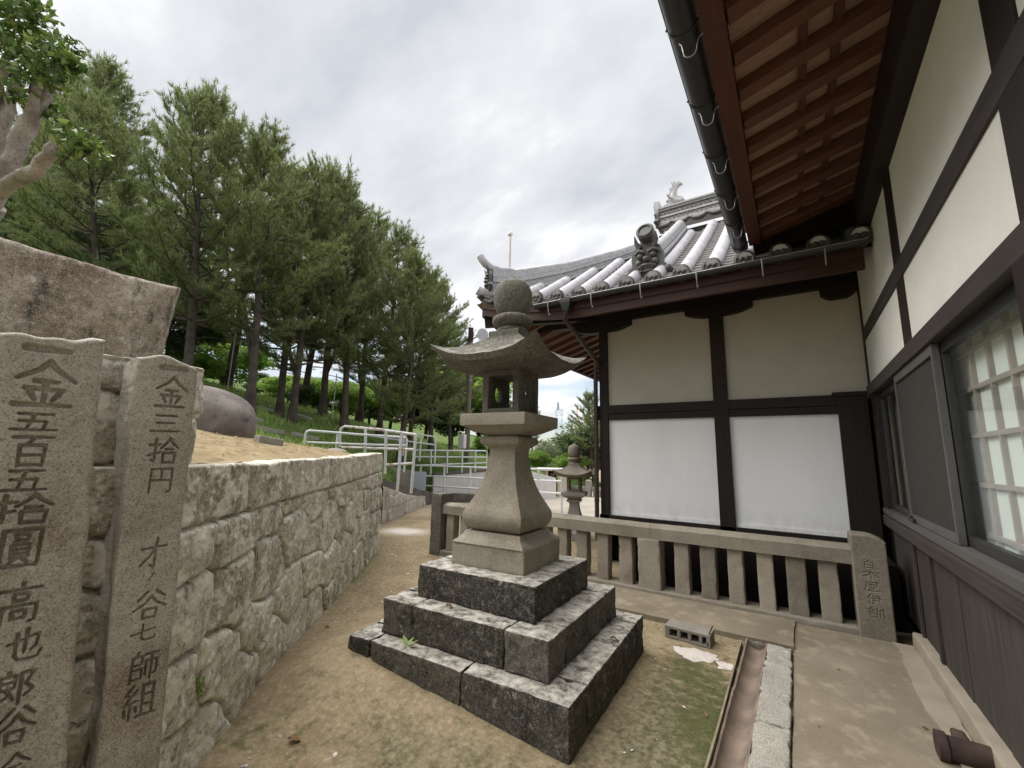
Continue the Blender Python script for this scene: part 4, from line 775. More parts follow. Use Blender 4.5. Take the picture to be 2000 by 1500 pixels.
# ================================================================== TILED HALL ACROSS THE END
YW = 6.78; TH = empty('tiled_hall', (0, 0, 0)); tag(TH, 'white walled hall under a curved silver tiled roof beyond the stone fence', 'hall')
XL, XR = -2.68, .82
for (a, b, z0, z1_, m) in ((-2.55, -.94, .70, 2.21, 'white'), (-.76, .49, .70, 2.21, 'white'), (-2.55, -.94, 2.45, 3.9, 'plaster'), (-.76, .80, 2.42, 3.9, 'plaster')):
    MB().box(a-.02, b+.02, YW, YW+.1, z0-.02, z1_+.03).build('wall_panel', M[m], TH)
for (a, b) in ((-2.55, -.94), (-.76, .49)): MB().box(a, b, YW-.008, YW-.001, .735, .752).build('panel_bead', M['white'], TH); MB().box(a, b, YW-.012, YW+.02, .6985, .7335).build('panel_bead', M['white'], TH)
for a, b in ((XL, -2.54), (-.945, -.755)): MB().box(a, b, YW-.06, YW+.12, .0, 3.86).build('post', M['dark'], TH, bevel=.005)
MB().box(.485, XR-.035, YW-.06, YW+.1, 0, 2.42).build('post', M['dark'], TH, bevel=.005)
MB().box(.44, XR-.03, YW-.075, YW+.1, 2.422, 2.475).build('post_cap', M['darkh'], TH, bevel=.005)
MB().box(XL-.04, .50, YW-.045, YW+.1, 2.205, 2.305).build('middle_rail', M['darkh'], TH, bevel=.005); MB().box(XL-.04, .50, YW-.055, YW+.1, 2.308, 2.445).build('middle_rail', M['darkh'], TH, bevel=.005)
MB().box(XL-.02, .60, YW-.06, YW+.1, .615, .70).build('sill', M['darkh'], TH, bevel=.004); MB().box(XL-.02, .60, YW-.10, YW+.1, .50, .612).build('sill', M['darkh'], TH, bevel=.004)
MB().box(XL, 3, YW+.12, YW+.2, -.05, .6).build('underfloor_shade_sheet', M['void'], TH)  # black sheet standing in for the dark open space under the floor
MB().box(-1.98, .76, 5.80, 5.84, -.05, .60).build('added_dark_sheet', M['void'], TH); MB().box(-1.98, .76, 5.842, YW-.11, .56, .60).build('added_dark_sheet', M['void'], TH)  # black sheets added so the gaps between balusters look unlit
MB().box(-2.45, -2.2, YW+.05, YW+.1, 0, .5).build('floor_post', M['dark'], TH)
mb = MB().box(-4.1, XR, YW-.10, YW+.1, 3.865, 4.08); mb.build('wall_plate', M['darkh'], TH, bevel=.005)
def bracket(x0, x1, z0=3.70, z1_=3.863):
    n_ = 14; w = x1-x0; poly = [(0, 0), (w, 0)][::-1]; low = []
    for k in range(n_+1):
        t_ = k/n_; d = min(t_, 1-t_)*2; low.append((w*t_, -(z1_-z0)*(.48 if d < .0 else min(1, .55+.45*math.sin(min(1, d*1.5)*math.pi/2)))))
    MB().prism([(0, 0)]+low+[(w, 0)], (x0, YW-.115, z1_), (1, 0, 0), (0, 0, 1), (0, 1, 0), .17).build('bracket_arm', M['darkh'], TH)
bracket(-1.27, -.36); bracket(-3.1, -2.12); bracket(.42, .80)
MB().box(XL, XL+.12, YW+.1, 12, 0, 4.0).build('side_wall', M['dark'], TH); MB().box(-2.0, 4, 11.9, 12, 0, 5).build('rear_wall', M['void'], TH)
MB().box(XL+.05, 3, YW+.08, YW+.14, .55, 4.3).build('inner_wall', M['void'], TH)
# --- roof surface
YEV, YRG, XEV = 5.42, 9.15, -4.34
def rz_(y): d = y-YEV; return 3.90+.66*d+.014*d*d
def lift(x): return .34*np.clip((-2.2-x)/2.1, 0, 1.05)**2
def roofz(x, y):
    fr = rz_(y)+lift(x)*np.clip(1-(y-YEV)/2.5, 0, 1); sd_ = rz_(YEV+(x-XEV))+.34*np.clip((7.5-y)/2.1, 0, 1)**2*np.clip(1-(x-XEV)/2.5, 0, 1); return np.minimum(fr, sd_)
pitch = .352; cx0 = -1.04
xs_ = np.arange(XEV, 1.3, pitch/10); ys_ = []
y = YEV-.02
while y < YRG: ys_ += [y, y+.148]; y += .15
ys_ = np.array(ys_); A, B = np.meshgrid(xs_, ys_, indexing='ij'); ph = ((A-cx0)/pitch) % 1; P_ = np.stack([A, B, roofz(A, np.maximum(B, YEV))], -1)
P_[..., 2] += .022*np.where(np.arange(len(ys_))[None, :] % 2 == 0, 1, 0)*1.0+.045*(np.abs(ph-.5)*2)**2-.03
ok = (A+.02 >= XEV+(B-YEV))
P_[..., 0] = np.where(ok, A, np.minimum(XEV+(B-YEV)-.02, 1.3))
gridmesh('roof', P_, M['tile_pan'], TH, smooth=30)
# soffit side of the roof (underside boards) and left slope
mbu = MB(); 
for a in np.arange(XEV+.05, 1.2, .25):
    y1_ = min(YRG, YEV+max(.1, (a-XEV)))
    ring = lambda x_: [(x_, yv, float(roofz(x_, yv))-.11) for yv in np.linspace(YEV+.02, min(YW+.3, YEV+max(.1, x_-XEV)), 5)]
    r0_, r1_ = ring(a), ring(a+.25)
    mbu.loft([r0_, r1_], False, False)
mbu.build('soffit', M['redx'], TH)
ym = np.linspace(YEV, 13.5, 40); xm = np.linspace(XEV, -2.0, 14); A, B = np.meshgrid(xm, ym, indexing='ij'); Zs = rz_(YEV+(A-XEV))+.34*np.clip((7.5-B)/2.1, 0, 1)**2*np.clip(1-(A-XEV)/2.5, 0, 1)
Bc = np.maximum(B, YEV+(A-XEV)); P_ = np.stack([A, Bc, Zs], -1); gridmesh('side_roof', P_, M['tile_pan'], TH, smooth=40)
P2 = P_.copy(); P2[..., 2] -= .13; gridmesh('soffit', P2, M['soffit'], TH, smooth=40)
mb = MB(); mb.add([(-2.2, YRG, 6.5), (4, YRG, 6.5), (4, 13, 4.0), (-2.2, 13, 4.0)], [(0, 1, 2, 3)]); mb.add([(-2.2, YRG, 6.5), (-2.2, 13, 4.0), (-2.2, YRG, 4.0)], [(0, 1, 2)]); mb.build('rear_roof', M['tile_pan'], TH)
mb = MB(); mb.add([(1.25, YEV+.6, 4.3), (4, YEV+.6, 4.3), (4, YRG, 6.6), (1.25, YRG, 6.6)], [(0, 1, 2, 3)]); mb.build('roof_extension', M['tile_pan'], TH)
# round tile rows, each with its crest disc
def tile_row(x, top):
    ys = np.arange(YEV-.035, top, .075); pts = [(x, yv, float(roofz(x, max(yv, YEV)))+.012) for yv in ys]; r = .092
    rad = [r*(1+.022*((k % 4) == 3)) for k in range(len(pts))]
    o = MB().tube(pts, rad, 14).build('tile_row', M['tile'], TH, smooth=60)
    d = MB(); p0 = np.array(pts[0]); t_ = nrm(np.array(pts[1])-p0); up = nrm(np.cross(np.cross(t_, [0, 0, 1]), t_)); sx = np.cross(up, t_)
    fl = np.array([0, -1., 0]); c = p0+fl*.012
    d.tube([c+np.array([0, .04, 0]), c], .112, 24, up=(0, 0, 1)); th_ = np.linspace(0, 2*math.pi, 25)
    d.tube([c+fl*.004+  .092*np.array([math.cos(q), 0, math.sin(q)]) for q in th_], .010, 6)
    for k in range(3): q = 2*math.pi*k/3+.5; d.ball(c+fl*.004+  .034*np.array([math.cos(q), 0, math.sin(q)]), .026, 8, sc=(1, .5, 1))
    d.build('end_disc', M['tile_dark'], o, smooth=50)
rows = [cx0+pitch*k for k in range(-9, 6)]
for x in rows:
    hipy = YEV+(x-XEV)-.10
    top = min(YRG-.05, hipy)
    if top-YEV > .15 and x < .82: tile_row(x, top)
for k in range(-9, 6):     # flat eave tiles: hanging crescent lips between the discs
    x = cx0+pitch*(k+.5)
    if x < XEV+.3 or x > .78: continue
    z = float(roofz(x, YEV)); pts = [(x+dx, YEV-.03, z-.005-.05*(1-(dx/.13)**2)) for dx in np.linspace(-.125, .125, 9)]
    m = MB(); m.loft([[(p[0], p[1], p[2]+.03), (p[0], p[1]-.006, p[2]+.03), (p[0], p[1]-.006, p[2]-.03+.02*abs(p[0]-x)/.125), (p[0], p[1]+.03, p[2]-.03)] for p in pts], True); m.build('eave_tile', M['tile_dark'], TH, smooth=50)
# ridges built of stacked flat tiles with a round cap
def stack_ridge(name, path, up_h, w, lay=4, capr=.075, mat='ridge', cap=True):
    mb = MB(); n_ = len(path)
    for j in range(lay):
        f0, f1 = j/lay, (j+1)/lay; ww = w*(1.0 if j % 2 == 0 else .72)
        rings = []
        for i, p in enumerate(path):
            p = np.array(p, float); t_ = nrm(np.array(path[min(i+1, n_-1)])-np.array(path[max(i-1, 0)])); sx = nrm(np.cross(t_, [0, 0, 1])); h = up_h[i] if hasattr(up_h, '__len__') else up_h
            z0_, z1_ = h*f0, h*f1-(.014 if j % 2 == 0 else .002)
            rings.append([p+sx*ww/2+[0, 0, z0_], p-sx*ww/2+[0, 0, z0_], p-sx*ww/2+[0, 0, z1_], p+sx*ww/2+[0, 0, z1_]])
        mb.loft(rings, True)
    if cap: mb.tube([np.array(p)+[0, 0, (up_h[i] if hasattr(up_h, '__len__') else up_h)+.0] for i, p in enumerate(path)], [capr*(1+.03*(i % 3 == 0)) for i in range(n_)], 12)
    return mb.build(name, M[mat], TH, smooth=35)
# corner (hip) ridge
hp = []; hh = []
for t_ in np.linspace(0, 1, 40):
    x = -4.16+(-2.0+4.16)*t_; y = YEV+(x-XEV); base = float(roofz(x, y))-.02; topz = np.interp(x, [-4.2, -3.87, -3.2, -2.5, -2.1, -2.0], [4.74, 4.74, 4.99, 5.36, 5.61, 5.68]); hp.append((x, y, base)); hh.append(topz-base)
stack_ridge('corner_ridge', hp, hh, .20, 4, .07)
def horn_tile(pts, r0, r1, name='upturned_tile', parent=None):
    m = MB(); n_ = len(pts); m.tube(pts, [r0+(r1-r0)*i/(n_-1) for i in range(n_)], 14); return m.build(name, M['tile'], parent or TH, smooth=60)
dg = np.array([-.7071, -.7071, 0])
def hipp(s, z): return np.array([-4.16, YEV+(-4.16-XEV), z])+dg*s
horn_tile([hipp(-.35, 4.76), hipp(-.12, 4.755), hipp(.02, 4.785), hipp(.12, 4.85), hipp(.19, 4.93), hipp(.22, 4.985)], .078, .062)
horn_tile([hipp(-.2, 4.33), hipp(.05, 4.31), hipp(.17, 4.325), hipp(.24, 4.36)], .085, .08)
MB().box(-.14, .14, -.02, .05, -.1, .0).build('x', M['tile_dark']); bpy.data.objects.remove(bpy.data.objects['x'])
def oni(c, fwd, s, name='demon_tile'):
    """ogre-face ridge-end tile: shouldered plate, brow, eyes, snout, teeth and two horns"""
    fwd = nrm(fwd); sx = nrm(np.cross([0, 0, 1], fwd)); c = np.array(c, float); m = MB(); up = np.array([0, 0, 1.])
    out_ = [(-.50, 0), (-.56, .10), (-.44, .22), (-.36, .30), (-.38, .52), (-.30, .72), (-.16, .84), (.16, .84), (.30, .72), (.38, .52), (.36, .30), (.44, .22), (.56, .10), (.50, 0), (.2, -.06), (-.2, -.06)]
    m.prism([(a*s, b*s) for a, b in out_], c-fwd*.09*s, sx, up, fwd, .12*s)
    L = lambda a, b, d: c+sx*a*s+up*b*s+fwd*d*s
    for q in (-1, 1):
        m.ball(L(q*.15, .50, .08), .075*s, 10); m.tube([L(q*.04, .585, .10), L(q*.17, .63, .12), L(q*.28, .58, .07)], [.045*s, .055*s, .03*s], 8)
        m.tube([L(q*.16, .72, .05), L(q*.24, .86, .08), L(q*.25, 1.02, .16)], [.07*s, .05*s, .008*s], 8); m.ball(L(q*.19, .34, .06), .085*s, 8); m.tube([L(q*.12, .16, .12), L(q*.13, .25, .16)], [.022*s, .008*s], 6)
        m.ball(L(q*.47, .11, .03), .09*s, 8)
    m.ball(L(0, .40, .13), .085*s, 10, sc=(1, 1, .8)); m.tube([L(-.2, .22, .08), L(-.08, .25, .14), L(.08, .25, .14), L(.2, .22, .08)], .035*s, 8); m.tube([L(-.17, .13, .07), L(0, .10, .12), L(.17, .13, .07)], .032*s, 8)
    return m.build(name, M['tile_dark'], TH, smooth=50)
oc = hipp(.06, 4.36); oni(oc, dg, .42)
MB().bar(hipp(-.07, 4.58), hipp(-.07, 4.60), .01, .01).build('x', M['tile']); bpy.data.objects.remove(bpy.data.objects['x'])
MB().box(-.02, .02, -.02, .02, 0, .01).build('x', M['tile']); bpy.data.objects.remove(bpy.data.objects['x'])
# descending ridge with its ogre tile and round cap tile
KX = -1.565; kp = []; kh = []
for yv in np.linspace(5.86, YRG-.05, 36): kp.append((KX, yv, float(roofz(KX, yv))+.01)); kh.append(.27+.05*math.exp(-(yv-5.86)/.5))
stack_ridge('descending_ridge', kp, kh, .24, 4, .085)
ob = (KX, 5.80, float(roofz(KX, 5.8))-.02); oni(ob, (0, -1, 0), .60)
m = MB(); cz = ob[2]+.44; m.tube([(KX, 6.25, cz-.05), (KX, 6.02, cz+.06), (KX, 5.86, cz+.17), (KX, 5.70, cz+.215)], [.09, .10, .118, .13], 20); m.tube([(KX+.098*math.cos(q), 5.70-.012+.03*math.sin(q), cz+.215+.095*math.sin(q)) for q in np.linspace(0, 6.2832, 20)], .012, 6); m.build('cap_tile', M['tile_dark'], TH, smooth=50)
# main ridge
RZ0 = 6.60; mr = MB(); XRL = -2.16
for z0_, z1_, w, mi in ((0, .07, .34, 0), (.07, .16, .28, 1), (.16, .21, .33, 0), (.21, .32, .27, 1), (.32, .365, .34, 0), (.365, .40, .40, 0)): mr.box(XRL, 4, YRG-w/2, YRG+w/2, RZ0+.06+z0_, RZ0+.06+z1_-.001, mi)
mr.tube([(XRL, YRG, RZ0+.47), (4, YRG, RZ0+.47)], .075, 12)
xx = XRL+.05
while xx < .6:
    for zc in (.115, .265):
        mr.tube([(xx+.042*math.cos(q), YRG-.145, RZ0+.06+zc-.03+.05*math.sin(q)) for q in np.linspace(0, math.pi, 7)], .009, 5)
        mr.tube([(xx+.02*math.cos(q), YRG-.145, RZ0+.06+zc-.03+.025*math.sin(q)) for q in np.linspace(0, math.pi, 6)], .007, 5)
    xx += .092
mr.build('main_ridge', [M['ridge'], M['tile_pan']], TH)
for k in range(12):      # scalloped filler tiles under the ridge
    x = XRL+.12+k*pitch
    m = MB(); m.tube([(x-.16, YRG-.17, RZ0+.07), (x-.08, YRG-.2, RZ0-.0), (x, YRG-.21, RZ0-.02), (x+.08, YRG-.2, RZ0), (x+.16, YRG-.17, RZ0+.07)], [.03, .045, .05, .045, .03], 8); m.build('filler_tile', M['tile_dark'], TH, smooth=60)
oni((XRL-.03, YRG, RZ0+.06), (-1, 0, 0), .52)
MB().box(XRL-.10, XRL+.02, YRG-.15, YRG+.15, RZ0+.35, RZ0+.66).build('ridge_end_tile', M['tile'], TH, bevel=.01)
fish = [(.30, 0), (.34, .09), (.26, .16), (.14, .20), (.02, .26), (-.05, .36), (-.06, .48), (-.02, .60), (.02, .70), (-.05, .86), (.035, .81), (.06, .93), (.10, .80), (.20, .84), (.30, .76), (.20, .72), (.14, .62), (.12, .52), (.10, .44), (.16, .34)]
fo = [(-.26, .0), (-.33, .08), (-.20, .12), (-.14, .2), (-.25, .23), (-.15, .29), (-.12, .40), (-.22, .45), (-.11, .50), (-.08, .60), (-.13, .70), (-.05, .66), (-.01, .74), (-.06, .92), (.03, .84), (.07, .96), (.11, .82), (.20, .86), (.32, .76), (.20, .73), (.13, .64), (.11, .52), (.12, .40), (.18, .28), (.32, .22), (.36, .12), (.33, 0)]
sc_ = .62; m = MB(); base = np.array([XRL+.30, YRG, RZ0+.52])
m.prism([(a*sc_, b*sc_) for a, b in fo], base-np.array([0, .05, 0]), (1, 0, 0), (0, 0, 1), (0, 1, 0), .10)
m.tube([base+np.array([a, 0, b])*sc_ for a, b in ((.28, .08), (.08, .14), (-.02, .28), (.0, .46), (.04, .62), (.06, .76))], [.075, .095, .085, .065, .045, .03], 10); m.ball(base+np.array([.25*sc_, 0, .1*sc_]), .085, 10)
for q in (-1, 1): m.tube([base+np.array([.0, q*.06, .2*sc_]), base+np.array([-.07, q*.14, .26*sc_]), base+np.array([-.10, q*.17, .36*sc_])], [.03, .02, .004], 6)
m.build('fish_ornament', M['ridge'], TH, smooth=40)
# eaves: fascia, gutter, hooks, hopper and downpipe
xf = np.linspace(XEV+.12, .74, 44); fz = lift(xf)
MB().loft([[(x, YEV+.02, 3.585+l), (x, YEV+.075, 3.585+l), (x, YEV+.075, 3.83+l), (x, YEV+.02, 3.83+l)] for x, l in zip(xf, fz)], True).build('fascia', M['redx'], TH, smooth=30)
MB().loft([[(x, YEV-.0, 3.70+l), (x, YEV+.018, 3.70+l), (x, YEV+.018, 3.86+l), (x, YEV, 3.86+l)] for x, l in zip(xf, fz)], True).build('fascia', M['redx'], TH, smooth=30)
yl = np.linspace(YEV+.1, 12, 30); MB().loft([[(XEV+.05, y, 3.60+.34*max(0, (7.5-y)/2.1)**2), (XEV+.11, y, 3.60+.34*max(0, (7.5-y)/2.1)**2), (XEV+.11, y, 3.82+.34*max(0, (7.5-y)/2.1)**2), (XEV+.05, y, 3.82+.34*max(0, (7.5-y)/2.1)**2)] for y in yl], True).build('fascia', M['redx'], TH, smooth=30)
xr_ = .60
while xr_ > -2.7:
    MB().bar((xr_, YEV+.08, 3.70), (xr_, YW, 4.12), .075, .09).build('rafter', M['redx'], TH); xr_ -= .33
yr = YEV+.35
while yr < 11.5:
    zo = 3.66+.34*max(0, (7.5-yr)/2.1)**2; xi = min(XL+.05, XL) if yr > YW else max(XEV+.25, XEV+(yr-YEV)); MB().bar((XEV+.10, yr, zo), (xi, yr, zo+.30*(xi-XEV)), .075, .085).build('rafter', M['rafter'], TH); yr += .34
MB().bar((XEV+.1, YEV+.12, 3.80), (XL, YW, 4.02), .13, .16).build('hip_rafter', M['dark'], TH)
gz2 = 3.842; gY = YEV-.07
mb = MB(); rr = .052; n_ = 12; xg = (-3.15, .77)
mb.loft([[(x, gY+rr*math.cos(math.pi+math.pi*k/n_), gz2+rr*math.sin(math.pi+math.pi*k/n_)) for k in range(n_+1)]+[(x, gY+(rr-.005)*math.cos(2*math.pi-math.pi*k/n_), gz2+(rr-.005)*math.sin(2*math.pi-math.pi*k/n_)) for k in range(n_+1)] for x in np.linspace(*xg, 7)], True)
mb.build('gutter', M['gutter'], TH, smooth=50); MB().tube([(xg[0], gY-rr, gz2+.002), (xg[1], gY-rr, gz2+.002)], .005, 6).build('gutter_rim', M['wire'], TH)
for px, pyt, pyb in ((1070, 598, 634), (1154, 583, 622), (1250, 562, 605), (1360, 537, 580), (1488, 510, 560), (1611, 487, 530)):
    p = ony(px, pyt, gY-rr-.012); x = p[0]; MB().tube([(x, gY-rr-.010, gz2+.004), (x, gY-rr-.012, gz2-.05), (x, gY-rr+.01, gz2-.17), (x, gY-rr+.03, gz2-.19), (x+.004, gY-rr+.05, gz2-.165)], .0075, 6).build('gutter_hook', M['wire'], TH, smooth=60)
hx = ony(1107, 600, gY)[0]; m = MB(); m.loft([[(hx-a, gY-b, z), (hx+a, gY-b, z), (hx+a, gY+b, z), (hx-a, gY+b, z)] for a, b, z in ((.085, .07, 3.85), (.085, .07, 3.79), (.055, .05, 3.70), (.04, .04, 3.66))], True); m.build('rain_hopper', M['gutter'], TH, bevel=.008)
pa, pb = ony(1102, 622, gY+.02), ony(1168, 708, YW-.12); MB().tube([(hx, gY, 3.69), pa, pa+(pb-pa)*.5, pb, (XL-.05, YW-.10, pb[2]-.1)], .036, 12).build('downpipe', M['downpipe'], TH, smooth=60)
MB().tube([(XL-.05, YW-.10, 3.15), (XL-.05, YW-.10, .3)], .036, 12).build('downpipe', M['downpipe'], TH, smooth=60)
for z in (1.75, .9): MB().tube([(XL-.05, YW-.10, z), (XL-.05, YW-.10, z+.03)], .042, 12).build('pipe_bracket', M['downpipe'], TH)
MB().tube([tuple(at(x, y, 11.2)) for x, y in ((1144, 715), (1146, 730), (1150, 735), (1154, 729), (1156, 722), (1159, 731), (1163, 738), (1168, 728))], .01, 6).build('gutter_hook', M['wire'], TH, smooth=60)
# ================================================================== WHITE PIPE RAILINGS
def railing(label, spans, posts, r, mat='rail', mid=()):
    """spans: polylines of rails (pixel, depth); posts: (top, bottom)"""
    root = empty('railing', (0, 0, 0)); tag(root, label, 'railing', 'white pipe railings on the slope')
    for pts in spans:
        P_ = [at(*p) for p in pts]; MB().tube(P_, r*.92, 8).build('rail', M[mat], root, smooth=60)
    for a, b in posts: MB().tube([at(*a), at(*b)], r, 8).build('post', M['rail'], root, smooth=60)
    return root
railing('nearest white pipe railing with rusty top rail rising past the wall corner',
        [[(664, 872, 10.2), (664, 846, 10.2), (666, 837, 10.2), (673, 832.5, 10.2), (740, 839, 10.2), (812, 849, 10.2)], [(667, 874, 10.2), (740, 876, 10.2), (809, 878, 10.2)], [(752, 908, 10.2), (808, 905, 10.2)]],
        [((714, 838, 10.2), (713, 900, 10.2)), ((754, 842, 10.2), (752, 925, 10.2)), ((785, 846, 10.2), (776, 958, 10.2)), ((812, 849, 10.2), (803, 963, 10.2))], .034, 'railr')
railing('white pipe railing with two rails on the grass left of the rusty one',
        [[(593, 885, 9), (597, 848, 9), (599, 843, 9), (604, 841, 9), (700, 848.5, 9.9), (792, 854, 10.9), (795, 858, 10.9), (789, 922, 10.9)], [(597, 864, 9), (700, 868, 9.9), (794, 870, 10.9)]],
        [((660, 845, 9.6), (656, 880, 9.6)), ((755, 852, 10.5), (752, 895, 10.5)), ((782, 853, 10.8), (779, 905, 10.8))], .028)
railing('small distant white pipe railing under the pines behind the nearer ones',
        [[(716, 836, 15.5), (721, 834.5, 15.5), (790, 844, 15.8), (848, 853, 16), (851, 856, 16), (849, 905, 16)], [(720, 851, 15.5), (790, 861, 15.8), (850, 869, 16)]],
        [((790, 844, 15.8), (787, 890, 15.8)), ((823, 850, 16), (819, 900, 16))], .030)
railing('long white pipe railing with three rails along the grass edge by the pole',
        [[(811, 879, 16.6), (880, 880, 17.2), (948, 880.5, 17.8), (951, 883, 17.8), (950, 912, 17.8)], [(811, 892, 16.6), (950, 893, 17.8)], [(811, 909, 16.6), (950, 904, 17.8)]],
        [((x, 880, 16.8+(x-842)*.008), (x-1, 926-(x-842)*.05, 16.8+(x-842)*.008)) for x in (808, 842, 874, 903, 929)], .030)
railing('lower white pipe railing of three rails along the ramp behind the tall lantern',
        [[(821, 925, 16), (822, 912, 16), (826, 909, 16), (960, 914, 14), (1096, 917, 12.3)], [(822, 929, 16), (960, 935, 14), (1096, 940, 12.3)], [(822, 948, 16), (960, 956, 14), (1096, 964, 12.3)]],
        [((822, 911, 16), (820, 956, 16)), ((868, 911, 15.4), (867, 962, 15.4)), ((919, 913, 14.6), (918, 968, 14.6)), ((1010, 915, 13.4), (1010, 975, 13.4)), ((1052, 916, 12.8), (1052, 985, 12.8)), ((1097, 916, 12.3), (1097, 1001, 12.3))], .032)
# walls of the ramp
def wallbox(name, mat, label, p0, p1, th, cat='wall', cope=None):
    """p0,p1: (px, ytop, ybottom, depth) of the visible face's ends"""
    a, b = at(p0[0], p0[2], p0[3]), at(p1[0], p1[2], p1[3]); ta, tb = at(p0[0], p0[1], p0[3]), at(p1[0], p1[1], p1[3]); d = nrm([b[0]-a[0], b[1]-a[1], 0]); n_ = np.array([-d[1], d[0], 0]);
    if n_@AF < 0: n_ = -n_
    za, zb_ = min(a[2], -.05), min(b[2], -.05)
    m = MB(); v = [(a[0], a[1], za), (b[0], b[1], zb_), (b[0], b[1], tb[2]), (a[0], a[1], ta[2])]; v += [tuple(np.array(q)+n_*th) for q in v]
    m.add(v, [(0, 1, 2, 3), (7, 6, 5, 4), (0, 4, 5, 1), (1, 5, 6, 2), (2, 6, 7, 3), (3, 7, 4, 0)])
    r_ = empty(name, (0, 0, 0)) if cope else None; o = m.build('wall_face' if cope else name, M[mat], r_, bevel=.01)
    if cope:
        q = n_*.04; c0, c1 = np.array([a[0], a[1], ta[2]]), np.array([b[0], b[1], tb[2]]); MB().bar(c0+n_*th/2+[0, 0, .05], c1+n_*th/2+[0, 0, .05], th+.06, .095).build('coping', M[cope], r_, bevel=.01); o = r_
    return tag(o, label, cat)
wallbox('retaining_wall', 'wallg', 'grey stained concrete retaining wall behind the rusty railing', (735, 906, 950, 14.6), (806, 920, 943, 15.2), .3)
wallbox('gate_panel', 'panelb', 'small blue grey metal panel between two low walls by the ramp', (806, 921, 948, 15), (831, 922, 948, 15), .06, 'panel')
wallbox('block_wall', 'wallw', 'low whitewashed block wall with dark coping beside the ramp', (846, 930, 958, 16.8), (1030, 914, 966, 18.5), .25, 'wall', 'cope')
wallbox('ramp_kerb', 'cope', 'dark sloping kerb at the foot of the rusty railing', (744, 937, 990, 11.2), (862, 967, 985, 14.2), .35, 'kerb')
wallbox('ramp_kerb', 'cope', 'dark flat kerb along the ramp behind the stone fence', (858, 962, 985, 14.0), (960, 968, 990, 14.6), .3, 'kerb')
wallbox('block_wall', 'wallw', 'short white stepped wall right of the tall lantern shaft', (1040, 922, 975, 16), (1086, 934, 972, 16.2), .3)
# little shed
sh = empty('shed', (0, 0, 0)); tag(sh, 'small cream shed with a flat roof and dark doorway beyond the court', 'shed')
s0 = at(1066, 968, 17.2); dx = nrm([AR[0], AR[1], 0]); dy = nrm([AF[0], AF[1], 0])
def SB(name, a0, a1, d0, d1, z0, z1_, mat):
    m = MB(); v = [s0*[1, 1, 0]+dx*a+dy*d+np.array([0, 0, z]) for z in (z0, z1_) for d in (d0, d1) for a in (a0, a1)]; m.add(v, [(0, 2, 3, 1), (4, 5, 7, 6), (0, 1, 5, 4), (2, 6, 7, 3), (0, 4, 6, 2), (1, 3, 7, 5)]); return m.build(name, M[mat], sh)
SB('wall', .0, .09, 0, 1.2, -.2, 1.02, 'cream'); SB('wall', .48, .95, 0, .08, -.2, 1.02, 'cream'); SB('wall', .9, 1., .082, 1.2, -.2, 1.02, 'cream'); SB('doorway', .092, .478, .5, .55, -.2, 1.0, 'void'); SB('roof', -.3, 1.1, -.25, 1.3, 1.022, 1.10, 'wallw'); SB('window', .22, .40, .47, .499, .25, .9, 'wallg')
# far stone balustrade at the court's edge
fb = empty('far_balustrade', (0, 0, 0)); tag(fb, 'pale stone balustrade at the far edge of the court', 'stone fence')
q0, q1 = at(1092, 972, 18.5), at(1185, 976, 17); q0[2] = q1[2] = -.1; d_ = nrm(q1-q0); Lb = np.linalg.norm(q1-q0)
MB().bar(q0+[0, 0, .42], q1+[0, 0, .42], .16, .12).build('rail', M['curb'], fb); k = 0.
while k < Lb: MB().bar(q0+d_*k, q0+d_*k+[0, 0, .37], .1, .1, (1, 0, 0)).build('baluster', M['curb'], fb); k += .22
pz = at(1150, 975, 17.4); MB().box(pz[0]-.1, pz[0]+.1, pz[1]-.1, pz[1]+.1, -.1, .62).loft([[(pz[0]-a, pz[1]-a, z), (pz[0]+a, pz[1]-a, z), (pz[0]+a, pz[1]+a, z), (pz[0]-a, pz[1]+a, z)] for a, z in ((.1, .622), (.07, .66), (.01, .69))], True).build('post', M['curb'], fb)
# ================================================================== POLES, PYLONS
up_ = empty('utility_pole', (0, 0, 0)); tag(up_, 'weathered utility pole with a horn loudspeaker and meter box by the pines', 'utility pole')
b_ = at(911, 912, 19); t_ = at(920, 640, 19); MB().tube([b_-[0, 0, .3], b_+(t_-b_)*.9], [.125, .105], 12).build('shaft', M['pole'], up_, smooth=60); MB().tube([b_+(t_-b_)*.9, t_], [.12, .115], 12).build('pole_top', M['poletop'], up_, smooth=60)
for f_ in (.12, .3, .62, .88): MB().tube([b_+(t_-b_)*f_, b_+(t_-b_)*(f_+.006)], .135, 12).build('band', M['wire'], up_)
h0, h1 = at(922, 663, 19), at(936, 655, 19); MB().tube([t_+(h0-t_)*.8, h0, h1], .03, 6).build('speaker_arm', M['wire'], up_); ha = nrm(AR*.5-AF*.8)
MB().tube([h1-ha*.18, h1-ha*.05, h1+ha*.12, h1+ha*.26, h1+ha*.33], [.08, .09, .10, .20, .28], 16).build('horn_speaker', M['horn'], up_, smooth=40)
bx = at(903, 862, 18.8); MB().box(bx[0]-.16, bx[0]+.16, bx[1]-.1, bx[1]+.1, bx[2]-.32, bx[2]+.3).build('meter_box', M['wallw'], up_, bevel=.02)
fp = empty('flagpole', (0, 0, 0)); tag(fp, 'slim pale flagpole topped with a ball rising behind the tall lantern', 'flagpole')
b_ = at(991, 905, 16); t_ = at(996.5, 462, 16); b_[0], b_[1] = t_[0], t_[1]; b_[2] = 0; MB().tube([b_, (t_+b_)/2, t_], [.06, .055, .045], 10).build('shaft', M['flag'], fp, smooth=60); MB().ball(t_+[0, 0, .09], .095, 14).build('ball', M['flag'], fp, smooth=80)
